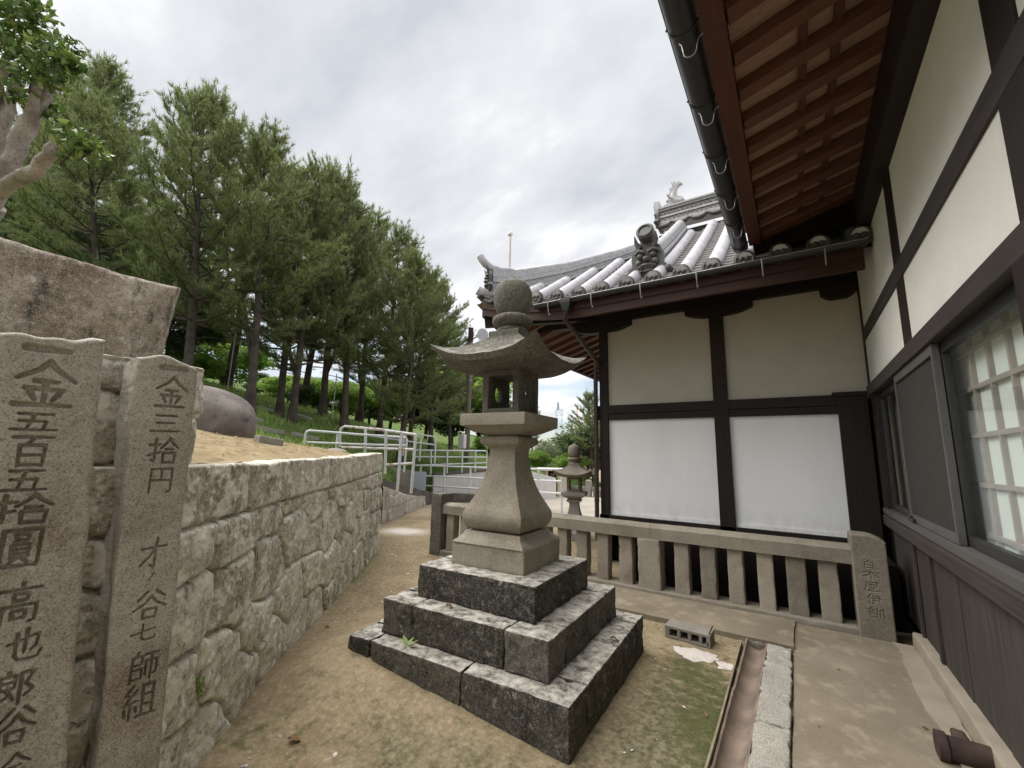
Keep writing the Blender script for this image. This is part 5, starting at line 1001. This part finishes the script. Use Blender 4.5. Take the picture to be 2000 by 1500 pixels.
MB().tube([b_+[.09, 0, 1], t_+[.06, -.02, -.5]], .008, 5).build('halyard', M['flag'], fp)
def pylon(px, ytop, ybot, d, w0, w1, mat, label, arms=()):
    r_ = empty('lattice_tower', (0, 0, 0)); tag(r_, label, 'lattice tower'); t_, b_ = at(px, ytop, d), at(px, ybot, d); H_ = t_[2]-b_[2]; c = np.array([t_[0], t_[1], b_[2]]); m = MB(); q = d/833*.55
    for sx in (-1, 1):
        for sy in (-1, 1): m.tube([c+dx*sx*w0+dy*sy*w0, c+dx*sx*w1+dy*sy*w1+[0, 0, H_]], q*.5, 4)
    n_ = 9
    for k in range(n_):
        f0, f1 = k/n_, (k+1)/n_; a, b = w0+(w1-w0)*f0, w0+(w1-w0)*f1
        for sg in (-1, 1):
            m.tube([c-dx*a+dy*sg*a+[0, 0, H_*f0], c+dx*b+dy*sg*b+[0, 0, H_*f1]], q*.32, 4); m.tube([c+dx*a+dy*sg*a+[0, 0, H_*f0], c-dx*b+dy*sg*b+[0, 0, H_*f1]], q*.32, 4); m.tube([c-dx*b+dy*sg*b+[0, 0, H_*f1], c+dx*b+dy*sg*b+[0, 0, H_*f1]], q*.32, 4)
    m.build('mast', M[mat], r_)
    for f0, l in arms: m = MB(); m.tube([c-dx*l+[0, 0, H_*f0], c+[0, 0, H_*(f0+.03)], c+dx*l+[0, 0, H_*f0]], q*.5, 4); m.build('cross_arm', M[mat], r_)
pylon(1092, 800, 900, 320, 3., 2.2, 'pylon', 'tall haze-blue lattice tower in the far distance beyond the court', ((.97, 3.2), (.70, 3.4), (.45, 3.6)))
p_ = at(1091, 800, 320)
pylon(1090, 786, 801, 320, .7, .6, 'pylon', 'thin aerial mast standing on the tall haze-blue tower', ())
pylon(1113, 812, 900, 420, 2.6, 1.3, 'pylon', 'smaller haze-blue lattice tower right of the tall one', ((.95, 2.),))
pylon(1127, 797, 900, 520, 2.2, .6, 'pylonr', 'haze-paled red lattice tower with cross arms beside the haze-blue ones', ((.85, 5.), (.70, 6.)))
# ================================================================== TREES
def needles(tp, td, n_, ln, wd):
    """tufts of needles: tp positions, td directions"""
    N = len(tp); P_ = np.repeat(tp, n_, 0); D_ = np.repeat(td, n_, 0); R_ = RNG.normal(0, 1, P_.shape); d = D_*.95+R_*.55; d /= np.linalg.norm(d, axis=1, keepdims=True)
    l = RNG.uniform(.7, 1.15, len(P_))[:, None]*ln; s_ = np.cross(d, RNG.normal(0, 1, P_.shape)); s_ /= np.linalg.norm(s_, axis=1, keepdims=True)+1e-9; o = P_+D_*RNG.uniform(-.06, .04, len(P_))[:, None]
    V = np.stack([o-s_*wd, o+s_*wd, o+d*l], 1).reshape(-1, 3); return V, np.arange(len(V)).reshape(-1, 3)
def pine(seed, h, base, rad, lean=0., fork=False, nper=18, dens=1.):
    rg = np.random.default_rng(seed); tr = MB(); tp, td, cd = [], [], []; br = MB()
    zs = np.linspace(0, 1, 14); ph = rg.uniform(0, 6.28, 2); pts = [np.array([lean*z*h*(1-.4*z)+.22*math.sin(z*4+ph[0])*z, .22*math.sin(z*3.4+ph[1])*z, z*h]) for z in zs]
    rad0 = .0135*h; tr.tube(pts, [rad0*(1-.9*z)+.012+(rad0*.5*max(0, .06-z)/.06) for z in zs], 12)
    def pt(z): i = min(12, int(z*13)); f = z*13-i; return pts[i]*(1-f)+pts[min(13, i+1)]*f
    def branch(o, az, el, L, r0):
        d = np.array([math.cos(az)*math.cos(el), math.sin(az)*math.cos(el), math.sin(el)]); n_ = 6; P_ = [o]; cur = d.copy()
        for k in range(n_):
            cur = nrm(cur+np.array([0, 0, .10])+rg.normal(0, .09, 3)); P_.append(P_[-1]+cur*L/n_)
        br.tube(P_, [r0*(1-.8*k/n_) for k in range(n_+1)], 5)
        m = max(4, int(L*10*dens))
        for k in range(m):
            f = .28+.72*(k+rg.random())/m; i = min(n_-1, int(f*n_)); q = P_[i]+(P_[i+1]-P_[i])*(f*n_-i); t_ = nrm(P_[i+1]-P_[i]); sd_ = nrm(np.cross(t_, [0, 0, 1]))*(1 if rg.random() < .5 else -1)
            dd = nrm(t_*.75+sd_*rg.uniform(.3, 1.)+np.array([0, 0, rg.uniform(-.05, .65)])); l = rg.uniform(.22, .6)*min(1, L/1.2+.3)
            e = q+dd*l; br.tube([q, e], [.008, .004], 3)
            for j in range(4): tp.append(q+dd*l*(.22+.26*j)+rg.normal(0, .03, 3)); td.append(nrm(dd+np.array([0, 0, .35])))
            if rg.random() < .6: cd.append((e, nrm(dd*.35+np.array([0, 0, 1.]))))
        tp.append(P_[-1]); td.append(nrm(cur+np.array([0, 0, .4]))); cd.append((P_[-1], nrm(cur*.3+np.array([0, 0, 1]))))
    z = base; w = 0
    while z < .985:
        nb = rg.integers(4, 7); a0 = rg.uniform(0, 6.28)
        f = (z-base)/(1-base); prof = min(1, .62+f*1.6)*(1-f)**.62
        for k in range(nb):
            L = rad*prof*rg.uniform(.7, 1.15)+.22; branch(pt(z), a0+6.283*k/nb+rg.normal(0, .2), -.08+1.15*f**1.3+rg.normal(0, .13), L, .03*(1-f)+.011)
        z += rg.uniform(.050, .078)*(1.15-.45*f); w += 1
    for k in range(4): # dead snags under the crown
        zz = base*rg.uniform(.72, .98); a = rg.uniform(0, 6.28); p0 = pt(zz); L = rg.uniform(.5, 1.2); br.tube([p0, p0+np.array([math.cos(a), math.sin(a), .1])*L*.6, p0+np.array([math.cos(a+.3), math.sin(a+.3), .05])*L], [.016, .01, .004], 4)
    if fork:
        p0 = pt(.16); a = rg.uniform(-.4, .4)+fork; f2 = [p0+np.array([math.cos(a)*.9*u**.8*1.1, math.sin(a)*.9*u**.8*1.1, u*h*.42]) for u in np.linspace(0, 1, 7)]; tr.tube(f2, [rad0*.6*(1-.6*u) for u in np.linspace(0, 1, 7)], 9)
        for k in range(9): branch(f2[4+k % 3], rg.uniform(0, 6.28), .5, rad*.5, .02)
    weather(tr, .025, 5, seed)
    return tr, br, np.array(tp), np.array(td), cd
def make_pine(seed, label, h, base, rad, lean, fork, nper=16, group='pines on the hillside'):
    tr, br, tp, td, cd = pine(seed, h, base, rad, lean, fork, nper); r = empty('pine_tree'); tag(r, label, 'pine tree', group)
    tr.build('trunk', M['bark'], r, smooth=60); br.fixn = False; br.build('branches', M['bark'], r, smooth=60)
    V, F_ = needles(tp, td, nper, .165, .0072)
    cv = []
    for p, d in cd:
        l = RNG.uniform(.12, .34)
        for q in range(2): s_ = nrm(np.cross(d, RNG.normal(0, 1, 3)))*.012; cv += [p+s_, p-s_, p+d*l]
    n0 = len(F_); V = np.concatenate([V, np.array(cv)]); F_ = np.arange(len(V)).reshape(-1, 3); o = npmesh('crown', V, F_, [M['needle'], M['candle']], r); o.data.polygons.foreach_set('material_index', (np.arange(len(F_)) >= n0).astype(np.int32)); return r
PROTO = [make_pine(11, '', 9., .22, 3.0, .02, 0), make_pine(12, '', 9., .28, 2.75, -.05, 2.6), make_pine(13, '', 9., .26, 2.9, .07, 0), make_pine(14, '', 9., .21, 2.9, -.03, .4)]
used = [False]*4
def ground_z(x, y):
    p = np.array([x, y])-WC; t_, s_ = p@wd, p@wm
    s0_ = .27+np.clip((t_-5.6)/.5, 0, 1)*.5-np.clip((t_-15.1)/.366, 0, 9.5)
    return max(0., float(hz(x, y))) if s_ > s0_ else 0.
def put_pine(px, py, d, top, k, rz, label, wide=1.):
    p = at(px, py, d); z = ground_z(p[0], p[1]); zt = at(px, top, d)[2]; sc = (zt-z)/9.25
    r = PROTO[k]; rx, ry = random.uniform(-.09, .09), random.uniform(-.09, .09)
    if not used[k]: used[k] = True; r.location = (p[0], p[1], z-.05); r.rotation_euler = (0, 0, rz); r.scale = (sc*wide, sc*wide, sc); r['label'] = label
    else: r = dup(r, None, (p[0], p[1], z-.05), rz, (sc*wide, sc*wide, sc), label)
    r.rotation_euler = (rx, ry, rz); return r
T_ = [(372, 700, 10.5, 118, 0, .3, 'tall near pine whose trunk rises behind the weathered slab end', 1.0),
      (487, 800, 10.8, 196, 1, 1.2, 'tall forked pine beside the purple boulder', 1.02),
      (300, 720, 12.5, 128, 3, 2.2, 'dense pine behind the great weathered slab, right of the pruned tree', 1.),
      (196, 720, 10.5, 150, 2, 4., 'dark pine rising directly behind the pruned tree', 1.05),
      (60, 720, 13., 40, 0, 5., 'darkest pine at the left edge behind the pruned tree leaves', 1.1),
      (110, 700, 17., 120, 1, 2., 'shaded pine deep behind the pruned tree and slab', 1.1),
      (545, 822, 13.5, 270, 2, .8, 'slim pine with pale leaning trunk right of the forked one', .95),
      (570, 818, 13.0, 232, 3, 3.3, 'pine with two crossing trunks on the grass terraces', .9),
      (630, 812, 15.0, 290, 1, 5.4, 'dark wavy trunked pine standing left of the rusty railing', .95),
      (672, 828, 14.5, 330, 2, 2.6, 'pine with a leaning pale stem just behind the rusty railing end', .95),
      (782, 848, 16.0, 470, 0, 1.5, 'thick trunked leaning pine behind the middle of the railings', 1.05),
      (740, 845, 18.0, 420, 3, .2, 'pine with shaded crown behind the rusty railing', 1.),
      (800, 856, 19.0, 500, 1, 3.9, 'slender pine just right of the thick leaning trunk', .9),
      (842, 868, 19.5, 520, 2, 5.9, 'feathery pine left of the utility pole', 1.05),
      (880, 882, 22.0, 610, 0, 4.4, 'short pine touching the utility pole', 1.0),
      (700, 830, 22.0, 400, 1, .9, 'farther pine filling the gap above the railings', 1.1),
      (440, 760, 17.0, 230, 3, 5.1, 'pine farther up the slope between the two near trunks', 1.1),
      (590, 800, 20.0, 330, 0, 2.9, 'farther pine behind the crossing trunks', 1.1),
      (955, 905, 30.0, 730, 2, 1., 'small far pine seen left of the lantern shaft', 1.1),
      (1040, 905, 32.0, 778, 1, 2.4, 'small far pine seen right of the lantern chamber', 1.0),
      (1160, 930, 21.0, 765, 3, .6, 'sparse pine at the edge of the tiled hall beyond the court', 1.3)]
for q in T_: put_pine(*q)
def leaf_cloud(rg, blobs, per, size, asp=.55):
    P_ = []
    for c, r_, n_ in blobs:
        v = rg.normal(0, 1, (n_, 3)); v /= np.linalg.norm(v, axis=1, keepdims=True); P_.append(np.array(c)+v*np.array(r_)*(rg.random((n_, 1))**.45))
    P_ = np.concatenate(P_); n_ = len(P_); a = rg.normal(0, 1, (n_, 3)); a /= np.linalg.norm(a, axis=1, keepdims=True); b = np.cross(a, rg.normal(0, 1, (n_, 3))); b /= np.linalg.norm(b, axis=1, keepdims=True); s_ = size*rg.uniform(.6, 1.3, (n_, 1))
    V = np.stack([P_-a*s_, P_+b*s_*asp, P_+a*s_, P_-b*s_*asp], 1).reshape(-1, 3); return V, np.arange(4*n_).reshape(-1, 4)
def bush(name, seed, h, w, mat, n_=9000, size=.07, trunk=.3):
    rg = np.random.default_rng(seed); r = empty(name); tr = MB(); blobs = []; nb = 26
    tr.tube([(0, 0, -.1), (.05, .03, h*.3), (.0, .08, h*.6)], [.035*h*.6, .03*h*.6, .01*h], 8)
    for k in range(nb):
        a = rg.uniform(0, 6.28); z = h*(trunk+(1-trunk)*rg.random()**.8); f = (z/h-trunk)/(1-trunk); rr = w*.5*math.sqrt(max(.05, 1-(2*f-.85)**2*.9))*rg.uniform(.35, 1); c = np.array([math.cos(a)*rr, math.sin(a)*rr, z]); q = w*rg.uniform(.13, .24)
        blobs.append((c, (q, q, q*.7), n_//nb)); tr.tube([(0, .03, h*(.22+.3*f)), c*.6+np.array([0, 0, z*.32]), c], [.02, .014, .006], 4)
    weather(tr, .02, 5, seed); tr.fixn = False; tr.build('trunk', M['bark'], r, smooth=60); V, F_ = leaf_cloud(rg, blobs, 0, size); npmesh('crown', V, F_, M[mat], r); return r
BG = [bush('broadleaf_tree', 31, 4., 4.2, 'leafg', 15000, .085), bush('broadleaf_tree', 32, 4., 4.0, 'leafd', 15000, .085), bush('broadleaf_tree', 33, 4., 4.0, 'leafp', 9000, .075)]
bu = [False]*3
def put_bush(px, py, d, top, k, rz, label, wide=1., group='leafy trees behind the pines'):
    p = at(px, py, d); z = ground_z(p[0], p[1]); sc = max(.2, (at(px, top, d)[2]-z)/4.1); r = BG[k]
    if not bu[k]: bu[k] = True; r.location = (p[0], p[1], z-.05); r.rotation_euler = (0, 0, rz); r.scale = (sc*wide, sc*wide, sc); tag(r, label, 'tree', group)
    else: dup(r, None, (p[0], p[1], z-.05), rz, (sc*wide, sc*wide, sc), label, group)
B_ = [(430, 750, 22, 655, 0, 0, 'bright green leafy tree seen between the boulder and the forked pine', 1.6), (395, 735, 16, 690, 0, 1, 'yellow green clipped bush at the end of the weathered slab', 1.2), (560, 800, 26, 735, 0, 2, 'bright leafy tree framed by the crossing pine trunks', 1.9), (610, 808, 24, 738, 0, 3, 'low bright leafy tree left of the wavy pine trunk', 1.6),
      (665, 830, 24, 745, 0, 4, 'bright leafy tree right of the wavy pine trunk', 1.8), (720, 838, 27, 752, 0, 5, 'bright leafy tree behind the rusty railing posts', 1.7), (760, 845, 30, 745, 1, 0, 'dark leafy tree behind the thick leaning pine', 1.7), (830, 868, 28, 740, 1, 1, 'dark leafy tree left of the utility pole', 1.6), (880, 885, 30, 720, 0, 2.2, 'leafy tree just behind the utility pole', 1.5), (935, 905, 32, 760, 1, 3, 'dark leafy tree right of the utility pole', 1.6),
      (500, 780, 30, 730, 1, 2, 'dark leafy tree low behind the forked pine', 1.9), (590, 800, 20, 750, 1, 4, 'dark green shrub at the foot of the wavy pine', 1.3), (250, 700, 19, 440, 1, 5, 'dark leafy tree filling the shade behind the weathered slab', 1.2), (90, 690, 14, 400, 1, .5, 'dark leafy tree under the pruned tree at the left edge', 1.2), (20, 690, 15, 330, 1, 2.5, 'dark leafy tree at the far left edge', 1.2), (320, 720, 17, 560, 1, 1.5, 'dark leafy tree low between the slab and the near pine', 1.3),
      (1065, 955, 24, 868, 2, 0, 'pale leafy tree behind the shed roof', 1.3), (1105, 955, 27, 848, 2, 1, 'pale feathery tree below the lattice towers', 1.5), (1150, 958, 22, 842, 1, 2, 'dark leafy tree behind the small lantern', 1.6), (1050, 940, 22, 880, 0, 3, 'bright leafy tree close behind the tall lantern shaft', 1.3), (1115, 962, 21, 885, 0, 4.5, 'bright leafy shrub behind the small lantern finial', 1.5), (1000, 925, 30, 800, 1, 4, 'dark leafy tree hidden mostly behind the lantern platform', 1.5), (960, 912, 26, 845, 0, 4, 'bright leafy tree above the end of the long railing', 1.4), (1185, 945, 25, 800, 2, 4, 'pale leafy tree behind the corner post of the tiled hall', 1.3)]
for q in B_: put_bush(*q)
# pruned tree at upper left
pt = empty('pruned_tree', (0, 0, 0)); tag(pt, 'hard pruned tree with thick pale limbs and glossy leaves at the upper left', 'tree'); D0 = 4.2
rb = at(-95, 640, D0); gz_ = min(ground_z(rb[0], rb[1]), rb[2]-.2)
tr = MB(); tr.tube([(rb[0], rb[1], gz_-.1), at(-90, 560, D0), at(-60, 440, D0), at(-20, 395, D0)], [.17, .155, .14, .12], 14); weather(tr, .03, 6, 2).build('trunk', M['bark2'], pt, smooth=70)
for pts, r0, r1 in (([(-20, 395, D0), (14, 340, D0), (40, 272, D0), (68, 210, D0), (112, 142, D0)], .085, .058), ([(-10, 380, D0), (30, 350, D0-.1), (70, 335, D0-.2), (98, 300, D0-.25), (112, 283, D0-.25)], .066, .046), ([(-30, 400, D0+.1), (-6, 300, D0+.1), (14, 230, D0+.1), (33, 152, D0+.15)], .062, .042), ([(-60, 420, D0), (-30, 250, D0+.05), (-8, 170, D0+.05), (3, 128, D0+.05)], .07, .045), ([(46, 255, D0), (62, 214, D0-.06), (66, 176, D0-.1), (84, 150, D0-.1)], .045, .026), ([(8, 245, D0+.1), (-4, 180, D0+.12), (16, 120, D0+.1)], .045, .03)):
    P_ = [at(*p) for p in pts]; m = MB(); n_ = 26; tq = np.linspace(0, len(P_)-1, n_); Pi = np.stack([np.interp(tq, range(len(P_)), [p[j] for p in P_]) for j in range(3)], 1); rr_ = [(r0+(r1-r0)*k/(n_-1))*(1+.10*math.sin(k*1.3+r0*90)*(.4+.6*math.sin(k*.45))) for k in range(n_)]; rr_[-1] *= 1.12; m.tube(Pi, rr_, 18); weather(m, .03, 9, r0*100); weather(m, .014, 30, r0*50); m.build('limb', M['bark2'], pt, smooth=70)
rg = np.random.default_rng(5); blobs = []; tw = MB()
for px, py, rp, n_, dd in ((20, 30, 60, 150, 0), (60, 70, 55, 150, .1), (10, 95, 55, 130, .2), (105, 95, 38, 80, 0), (50, 120, 45, 120, .1), (128, 118, 30, 60, -.1), (85, 150, 28, 36, 0), (15, 140, 30, 50, .3), (150, 100, 24, 24, .1), (130, 265, 30, 40, -.25), (160, 280, 30, 46, -.3), (185, 292, 26, 34, -.3), (140, 300, 22, 26, -.25), (95, 205, 22, 26, .1), (100, 232, 16, 16, .1), (45, 190, 22, 20, .2), (60, 160, 34, 50, -.15), (20, 180, 26, 34, -.1), (110, 150, 30, 44, -.15), (140, 130, 26, 34, 0), (75, 110, 40, 60, -.15), (35, 5, 50, 110, .1), (80, 20, 32, 40, .1), (-30, 60, 60, 110, .1)):
    c = at(px, py, D0+dd); s_ = rp/833*D0; blobs.append((c, (s_, s_, s_*.9), int(n_*1.55))); tw.tube([at(px*.75+12, py+22, D0+dd), c, c+rg.normal(0, .06, 3)], [.010, .006, .003], 5)
P_ = []
for c, r_, n_ in blobs: v = rg.normal(0, 1, (n_, 3)); v /= np.linalg.norm(v, axis=1, keepdims=True); P_.append(np.array(c)+v*np.array(r_)*(rg.random((n_, 1))**.5))
P_ = np.concatenate(P_); n_ = len(P_); a = rg.normal(0, 1, (n_, 3))+np.array([0, 0, -.35]); a /= np.linalg.norm(a, axis=1, keepdims=True); b = np.cross(a, np.array([0, 0, 1.])+rg.normal(0, .5, (n_, 3))); b /= np.linalg.norm(b, axis=1, keepdims=True); c = np.cross(a, b); s_ = .041*rg.uniform(.55, 1.3, (n_, 1))
V = np.stack([P_-a*s_, P_-a*s_*.2+b*s_*.46+c*s_*.12, P_+a*s_*.5+b*s_*.34+c*s_*.1, P_+a*s_*1.15-c*s_*.15, P_+a*s_*.5-b*s_*.34+c*s_*.1, P_-a*s_*.2-b*s_*.46+c*s_*.12], 1).reshape(-1, 3); i = np.arange(n_)[:, None]*6
F_ = np.concatenate([i+np.array([[0, 1, 2, 3]]), i+np.array([[0, 3, 4, 5]])]); tv = np.array(tw.v); tf = np.array([q for q in tw.f if len(q) == 4])+len(V); n0 = len(F_); F_ = np.concatenate([F_, tf]); V = np.concatenate([V, tv]); o = npmesh('crown', V, F_, [M['camellia'], M['bark']], pt); o.data.polygons.foreach_set('material_index', (np.arange(len(F_)) >= n0).astype(np.int32))
# ================================================================== SMALL THINGS ON THE GROUND
terr = [((505, 797), (560, 812), 12, 'long pale timber edging of the terrace right of the boulder'), ((496, 822), (512, 826), 10.5, 'short pale timber edging close to the boulder'), ((500, 838), (552, 848), 9.6, 'pale timber edging on the grass below the forked pine'), ((500, 864), (548, 872), 8.4, 'pale timber edging where the grass meets bare earth'), ((578, 812), (608, 822), 14, 'pale timber edging between the pines by the wavy trunk'), ((572, 850), (628, 862), 11, 'mossy timber edging left of the small rock')]
def hit(px, py):
    for d in np.arange(4.5, 40, .05):
        p = at(px, py, d)
        if p[2] < ground_z(p[0], p[1]): return p
    return at(px, py, 40)
for (a, b, d, l) in terr:
    A, B = hit(*a), hit(*b); dd = B-A
    if abs(dd@AF) > 1.2: B = A+dd*(1.2/abs(dd@AF))
    A[2] += .03; B[2] = ground_z(B[0], B[1])+.03; tag(MB().bar(A, B, .12, .10).build('timber_edging', M['curb'], bevel=.012), l, 'timber edging')
wr = [((462, 640), (444, 762), 12.5, 'thin grey guy wire in front of the forked pine'), ((658, 730), (648, 818), 14, 'thin guy wire beside the wavy pine trunk')]
for a, b, d, l in wr: tag(MB().tube([at(*a, d), at(*b, d)], .016, 6).build('guy_wire', M['wire']), l, 'wire')
n = 1500; gxp, gyp = RNG.uniform(-6, -.2, n), RNG.uniform(.6, 6, n); p = np.stack([gxp, gyp], -1)-WC; ok = ((p@wm) < -.12) & ~((np.abs(gxp+2.03) < .95) & (np.abs(gyp-3.06) < .88)) & ~((gxp > -.5)) & ~((gxp > -1.12) & (RNG.random(n) < .85)) & ~((gyp > 4.5) & (gxp > -2.4)); gxp, gyp = gxp[ok], gyp[ok]; n = len(gxp)
s_ = RNG.uniform(.003, .009, (n, 1))*(1+1.2*(RNG.random((n, 1)) > .93)); c = np.stack([gxp, gyp, np.full(n, .006)+vn(np.stack([gxp, gyp, gxp*0], -1), .9, 3)*.025+vn(np.stack([gxp, gyp, gxp*0], -1), 7, 3)*.007], -1); a = RNG.uniform(0, 6.28, n); e1 = np.stack([np.cos(a), np.sin(a), a*0], -1)*s_*RNG.uniform(.8, 2.6, (n, 1)); e2 = np.stack([-np.sin(a), np.cos(a), a*0], -1)*s_; e3 = np.array([0, 0, 1.])*s_*.7
V = np.stack([c-e1, c+e2, c+e1, c-e2, c+e3], 1).reshape(-1, 3); i = np.arange(n)[:, None]*5; F_ = np.concatenate([i+np.array([[0, 1, 4]]), i+np.array([[1, 2, 4]]), i+np.array([[2, 3, 4]]), i+np.array([[3, 0, 4]])])
stuff(npmesh('grit', V, F_, M['debris']), 'pale grit and small stone chips scattered on the earth', 'grit')
def leaf(px, py, z, ln, rz, label, mat='leafdead', name='fallen_leaf'):
    p = onz(px, py, z); m = MB(); n_ = 7; top, lo = [], []
    for k in range(n_):
        u = k/(n_-1); w = .32*math.sin(math.pi*u**.8)*ln; x = (u-.5)*ln; zc = .012*math.sin(u*5)+.006; top.append((x, w, zc+.008)); lo.append((x, -w, zc+.014))
    m.loft([[t_, (t_[0], 0, t_[2]-.008), l_] for t_, l_ in zip(top, lo)], False, False); m.v = [(x*math.cos(rz)-y*math.sin(rz), x*math.sin(rz)+y*math.cos(rz), zz) for x, y, zz in m.v]
    o = m.build(name, M[mat], smooth=60); o.location = tuple(p); return tag(o, label, 'leaf', 'fallen leaves on the path')
for q in ((575, 1448, .004, .07, .5, 'dark curled dry leaf on the earth in front of the lantern steps'), (895, 1383, .004, .055, .1, 'orange brown dry leaf just below the lowest step'), (915, 1462, .004, .06, -.5, 'brown dry leaf nearest the bottom edge below the lowest step corner'), (908, 1418, .004, .05, 1.2, 'small dark dry leaf between two others below the lowest step'), (725, 1310, .004, .05, 0, 'small dry leaf left of the lantern steps'), (640, 1228, .004, .05, .7, 'tiny pale dry leaf on the path by the rubble wall'), (878, 1187, .52, .05, .3, 'orange dry leaf lying on the middle step tier'), (1201, 1251, .28, .06, .2, 'yellow dry leaf lying on the lowest step at the right side'), (412, 1440, .004, .08, .2, 'orange dry leaf at the foot of the rubble wall'), (408, 878, 1.70, .10, .3, 'dark dry leaf on the bare earth below the boulder')):
    leaf(*q)
sp = onz(795, 1262, .275); m = MB()
for a, l in ((.3, .09), (2.8, .08), (1.5, .06), (4.6, .05)):
    d = np.array([math.cos(a), math.sin(a), .25]); s_ = np.cross(d, [0, 0, 1])*.22; m.add([sp, sp+d*l*.5+s_*l+[0, 0, .02], sp+d*l+[0, 0, .03], sp+d*l*.5-s_*l+[0, 0, .02]], [(0, 1, 2, 3)])
tag(m.build('seedling', M['grass']), 'tiny green seedling growing in the joint of the lowest step', 'plant')
rng2 = np.random.default_rng(3); c = on_plane(368, 1345, (WC[0], WC[1], 0), np.array([-wm[0], -wm[1], 0]))+np.array([-wm[0], -wm[1], 0])*.03; V, F_ = leaf_cloud(rng2, [(c, (.045, .045, .085), 420)], 0, .008); npmesh('moss_tuft', V, F_, M['grass']); tag(bpy.data.objects['moss_tuft'], 'small green moss tuft growing low on the rubble wall by the pillar slab', 'moss')

n = 2600; t = RNG.uniform(-1.2, 5.2, n); s_ = RNG.uniform(.35, 3.4, n); x, y = WC[0]+wd[0]*t+wm[0]*s_, WC[1]+wd[1]*t+wm[1]*s_; ok = grassy(x, y) < .6; ok &= s_ > .4+np.maximum(0, -t)*1.6; x, y = x[ok], y[ok]; n = len(x)
c = np.stack([x, y, hz(x, y)], -1); c[:, 2] += vn(c, .7, 4)*.06*np.clip((x-WC[0])*wm[0]+(y-WC[1])*wm[1]-.27, 0, 1)+vn(c, 5, 3)*.02; tq = (x-WC[0])*wd[0]+(y-WC[1])*wd[1]; sq_ = (x-WC[0])*wm[0]+(y-WC[1])*wm[1]; c[:, 2] += .012; a = RNG.uniform(0, 6.28, n); l = RNG.uniform(.012, .04, (n, 1)); w = RNG.uniform(.003, .010, (n, 1)); e1 = np.stack([np.cos(a), np.sin(a), RNG.normal(0, .15, n)], -1)*l; e2 = np.stack([-np.sin(a), np.cos(a), RNG.normal(0, .2, n)], -1)*w
V = np.stack([c-e1, c+e2, c+e1, c-e2], 1).reshape(-1, 3); stuff(npmesh('litter', V, np.arange(4*n).reshape(-1, 4), leafm('dry_litter', (.30, .22, .12), (.48, .40, .27), (.16, .09, .05), .1)), 'dry grass and leaf litter scattered over the bare earth slope', 'litter')
n = 2600; t = RNG.uniform(-.3, 5.0, n)**1.0; s_ = -RNG.gamma(1.5, .035, n)-.03; clump = vn(np.stack([t, t*0, t*0], -1), 2.2, 3) > .08; t, s_ = t[clump], s_[clump]; n = len(t)
gp = np.stack([WC[0]+wd[0]*t+wm[0]*s_, WC[1]+wd[1]*t+wm[1]*s_, np.zeros(n)-.005], -1); a = RNG.uniform(0, 6.28, n); h = RNG.uniform(.012, .045, n); wv = np.stack([np.cos(a), np.sin(a), a*0], -1)*.0035; lean = np.stack([RNG.normal(0, .6, n), RNG.normal(0, .6, n), np.ones(n)], -1)*h[:, None]
V = np.stack([gp-wv, gp+wv, gp+lean], 1).reshape(-1, 3); stuff(npmesh('weeds', V, np.arange(3*n).reshape(-1, 3), M['grass']), 'tiny weeds and moss along the foot of the rubble wall', 'weeds')

n = 420; x, y = RNG.uniform(-4.5, .6, n), RNG.uniform(.8, 5.3, n); p = np.stack([x, y], -1)-WC; ok = ((p@wm) < -.1) & ~((np.abs(x+2.03) < .95) & (np.abs(y-3.06) < .88)) & ~((x > -.5) & (x < -.13)) & ((x < -.5) | (RNG.random(n) < .25)) & ~((y > 4.5) & (x > -2.4)); x, y = x[ok], y[ok]; n = len(x)
z = np.where(x > -.13, .034, .012)+np.where(x < -1.2, .02, 0)+.185*np.exp(-((x+2.95)/.42)**2)*(y > 1.7)*(y < 4.2); c = np.stack([x, y, z], -1); a = RNG.uniform(0, 6.28, n); l = RNG.uniform(.006, .022, (n, 1)); e1 = np.stack([np.cos(a), np.sin(a), RNG.normal(0, .2, n)], -1)*l; e2 = np.stack([-np.sin(a), np.cos(a), RNG.normal(0, .25, n)], -1)*l*RNG.uniform(.12, .6, (n, 1))
V = np.stack([c-e1, c+e2, c+e1, c-e2], 1).reshape(-1, 3); stuff(npmesh('leaf_litter', V, np.arange(4*n).reshape(-1, 4), leafm('brown_litter', (.12, .075, .04), (.26, .16, .08), (.42, .33, .2), .1)), 'small brown leaf scraps and twigs scattered over the path', 'litter')
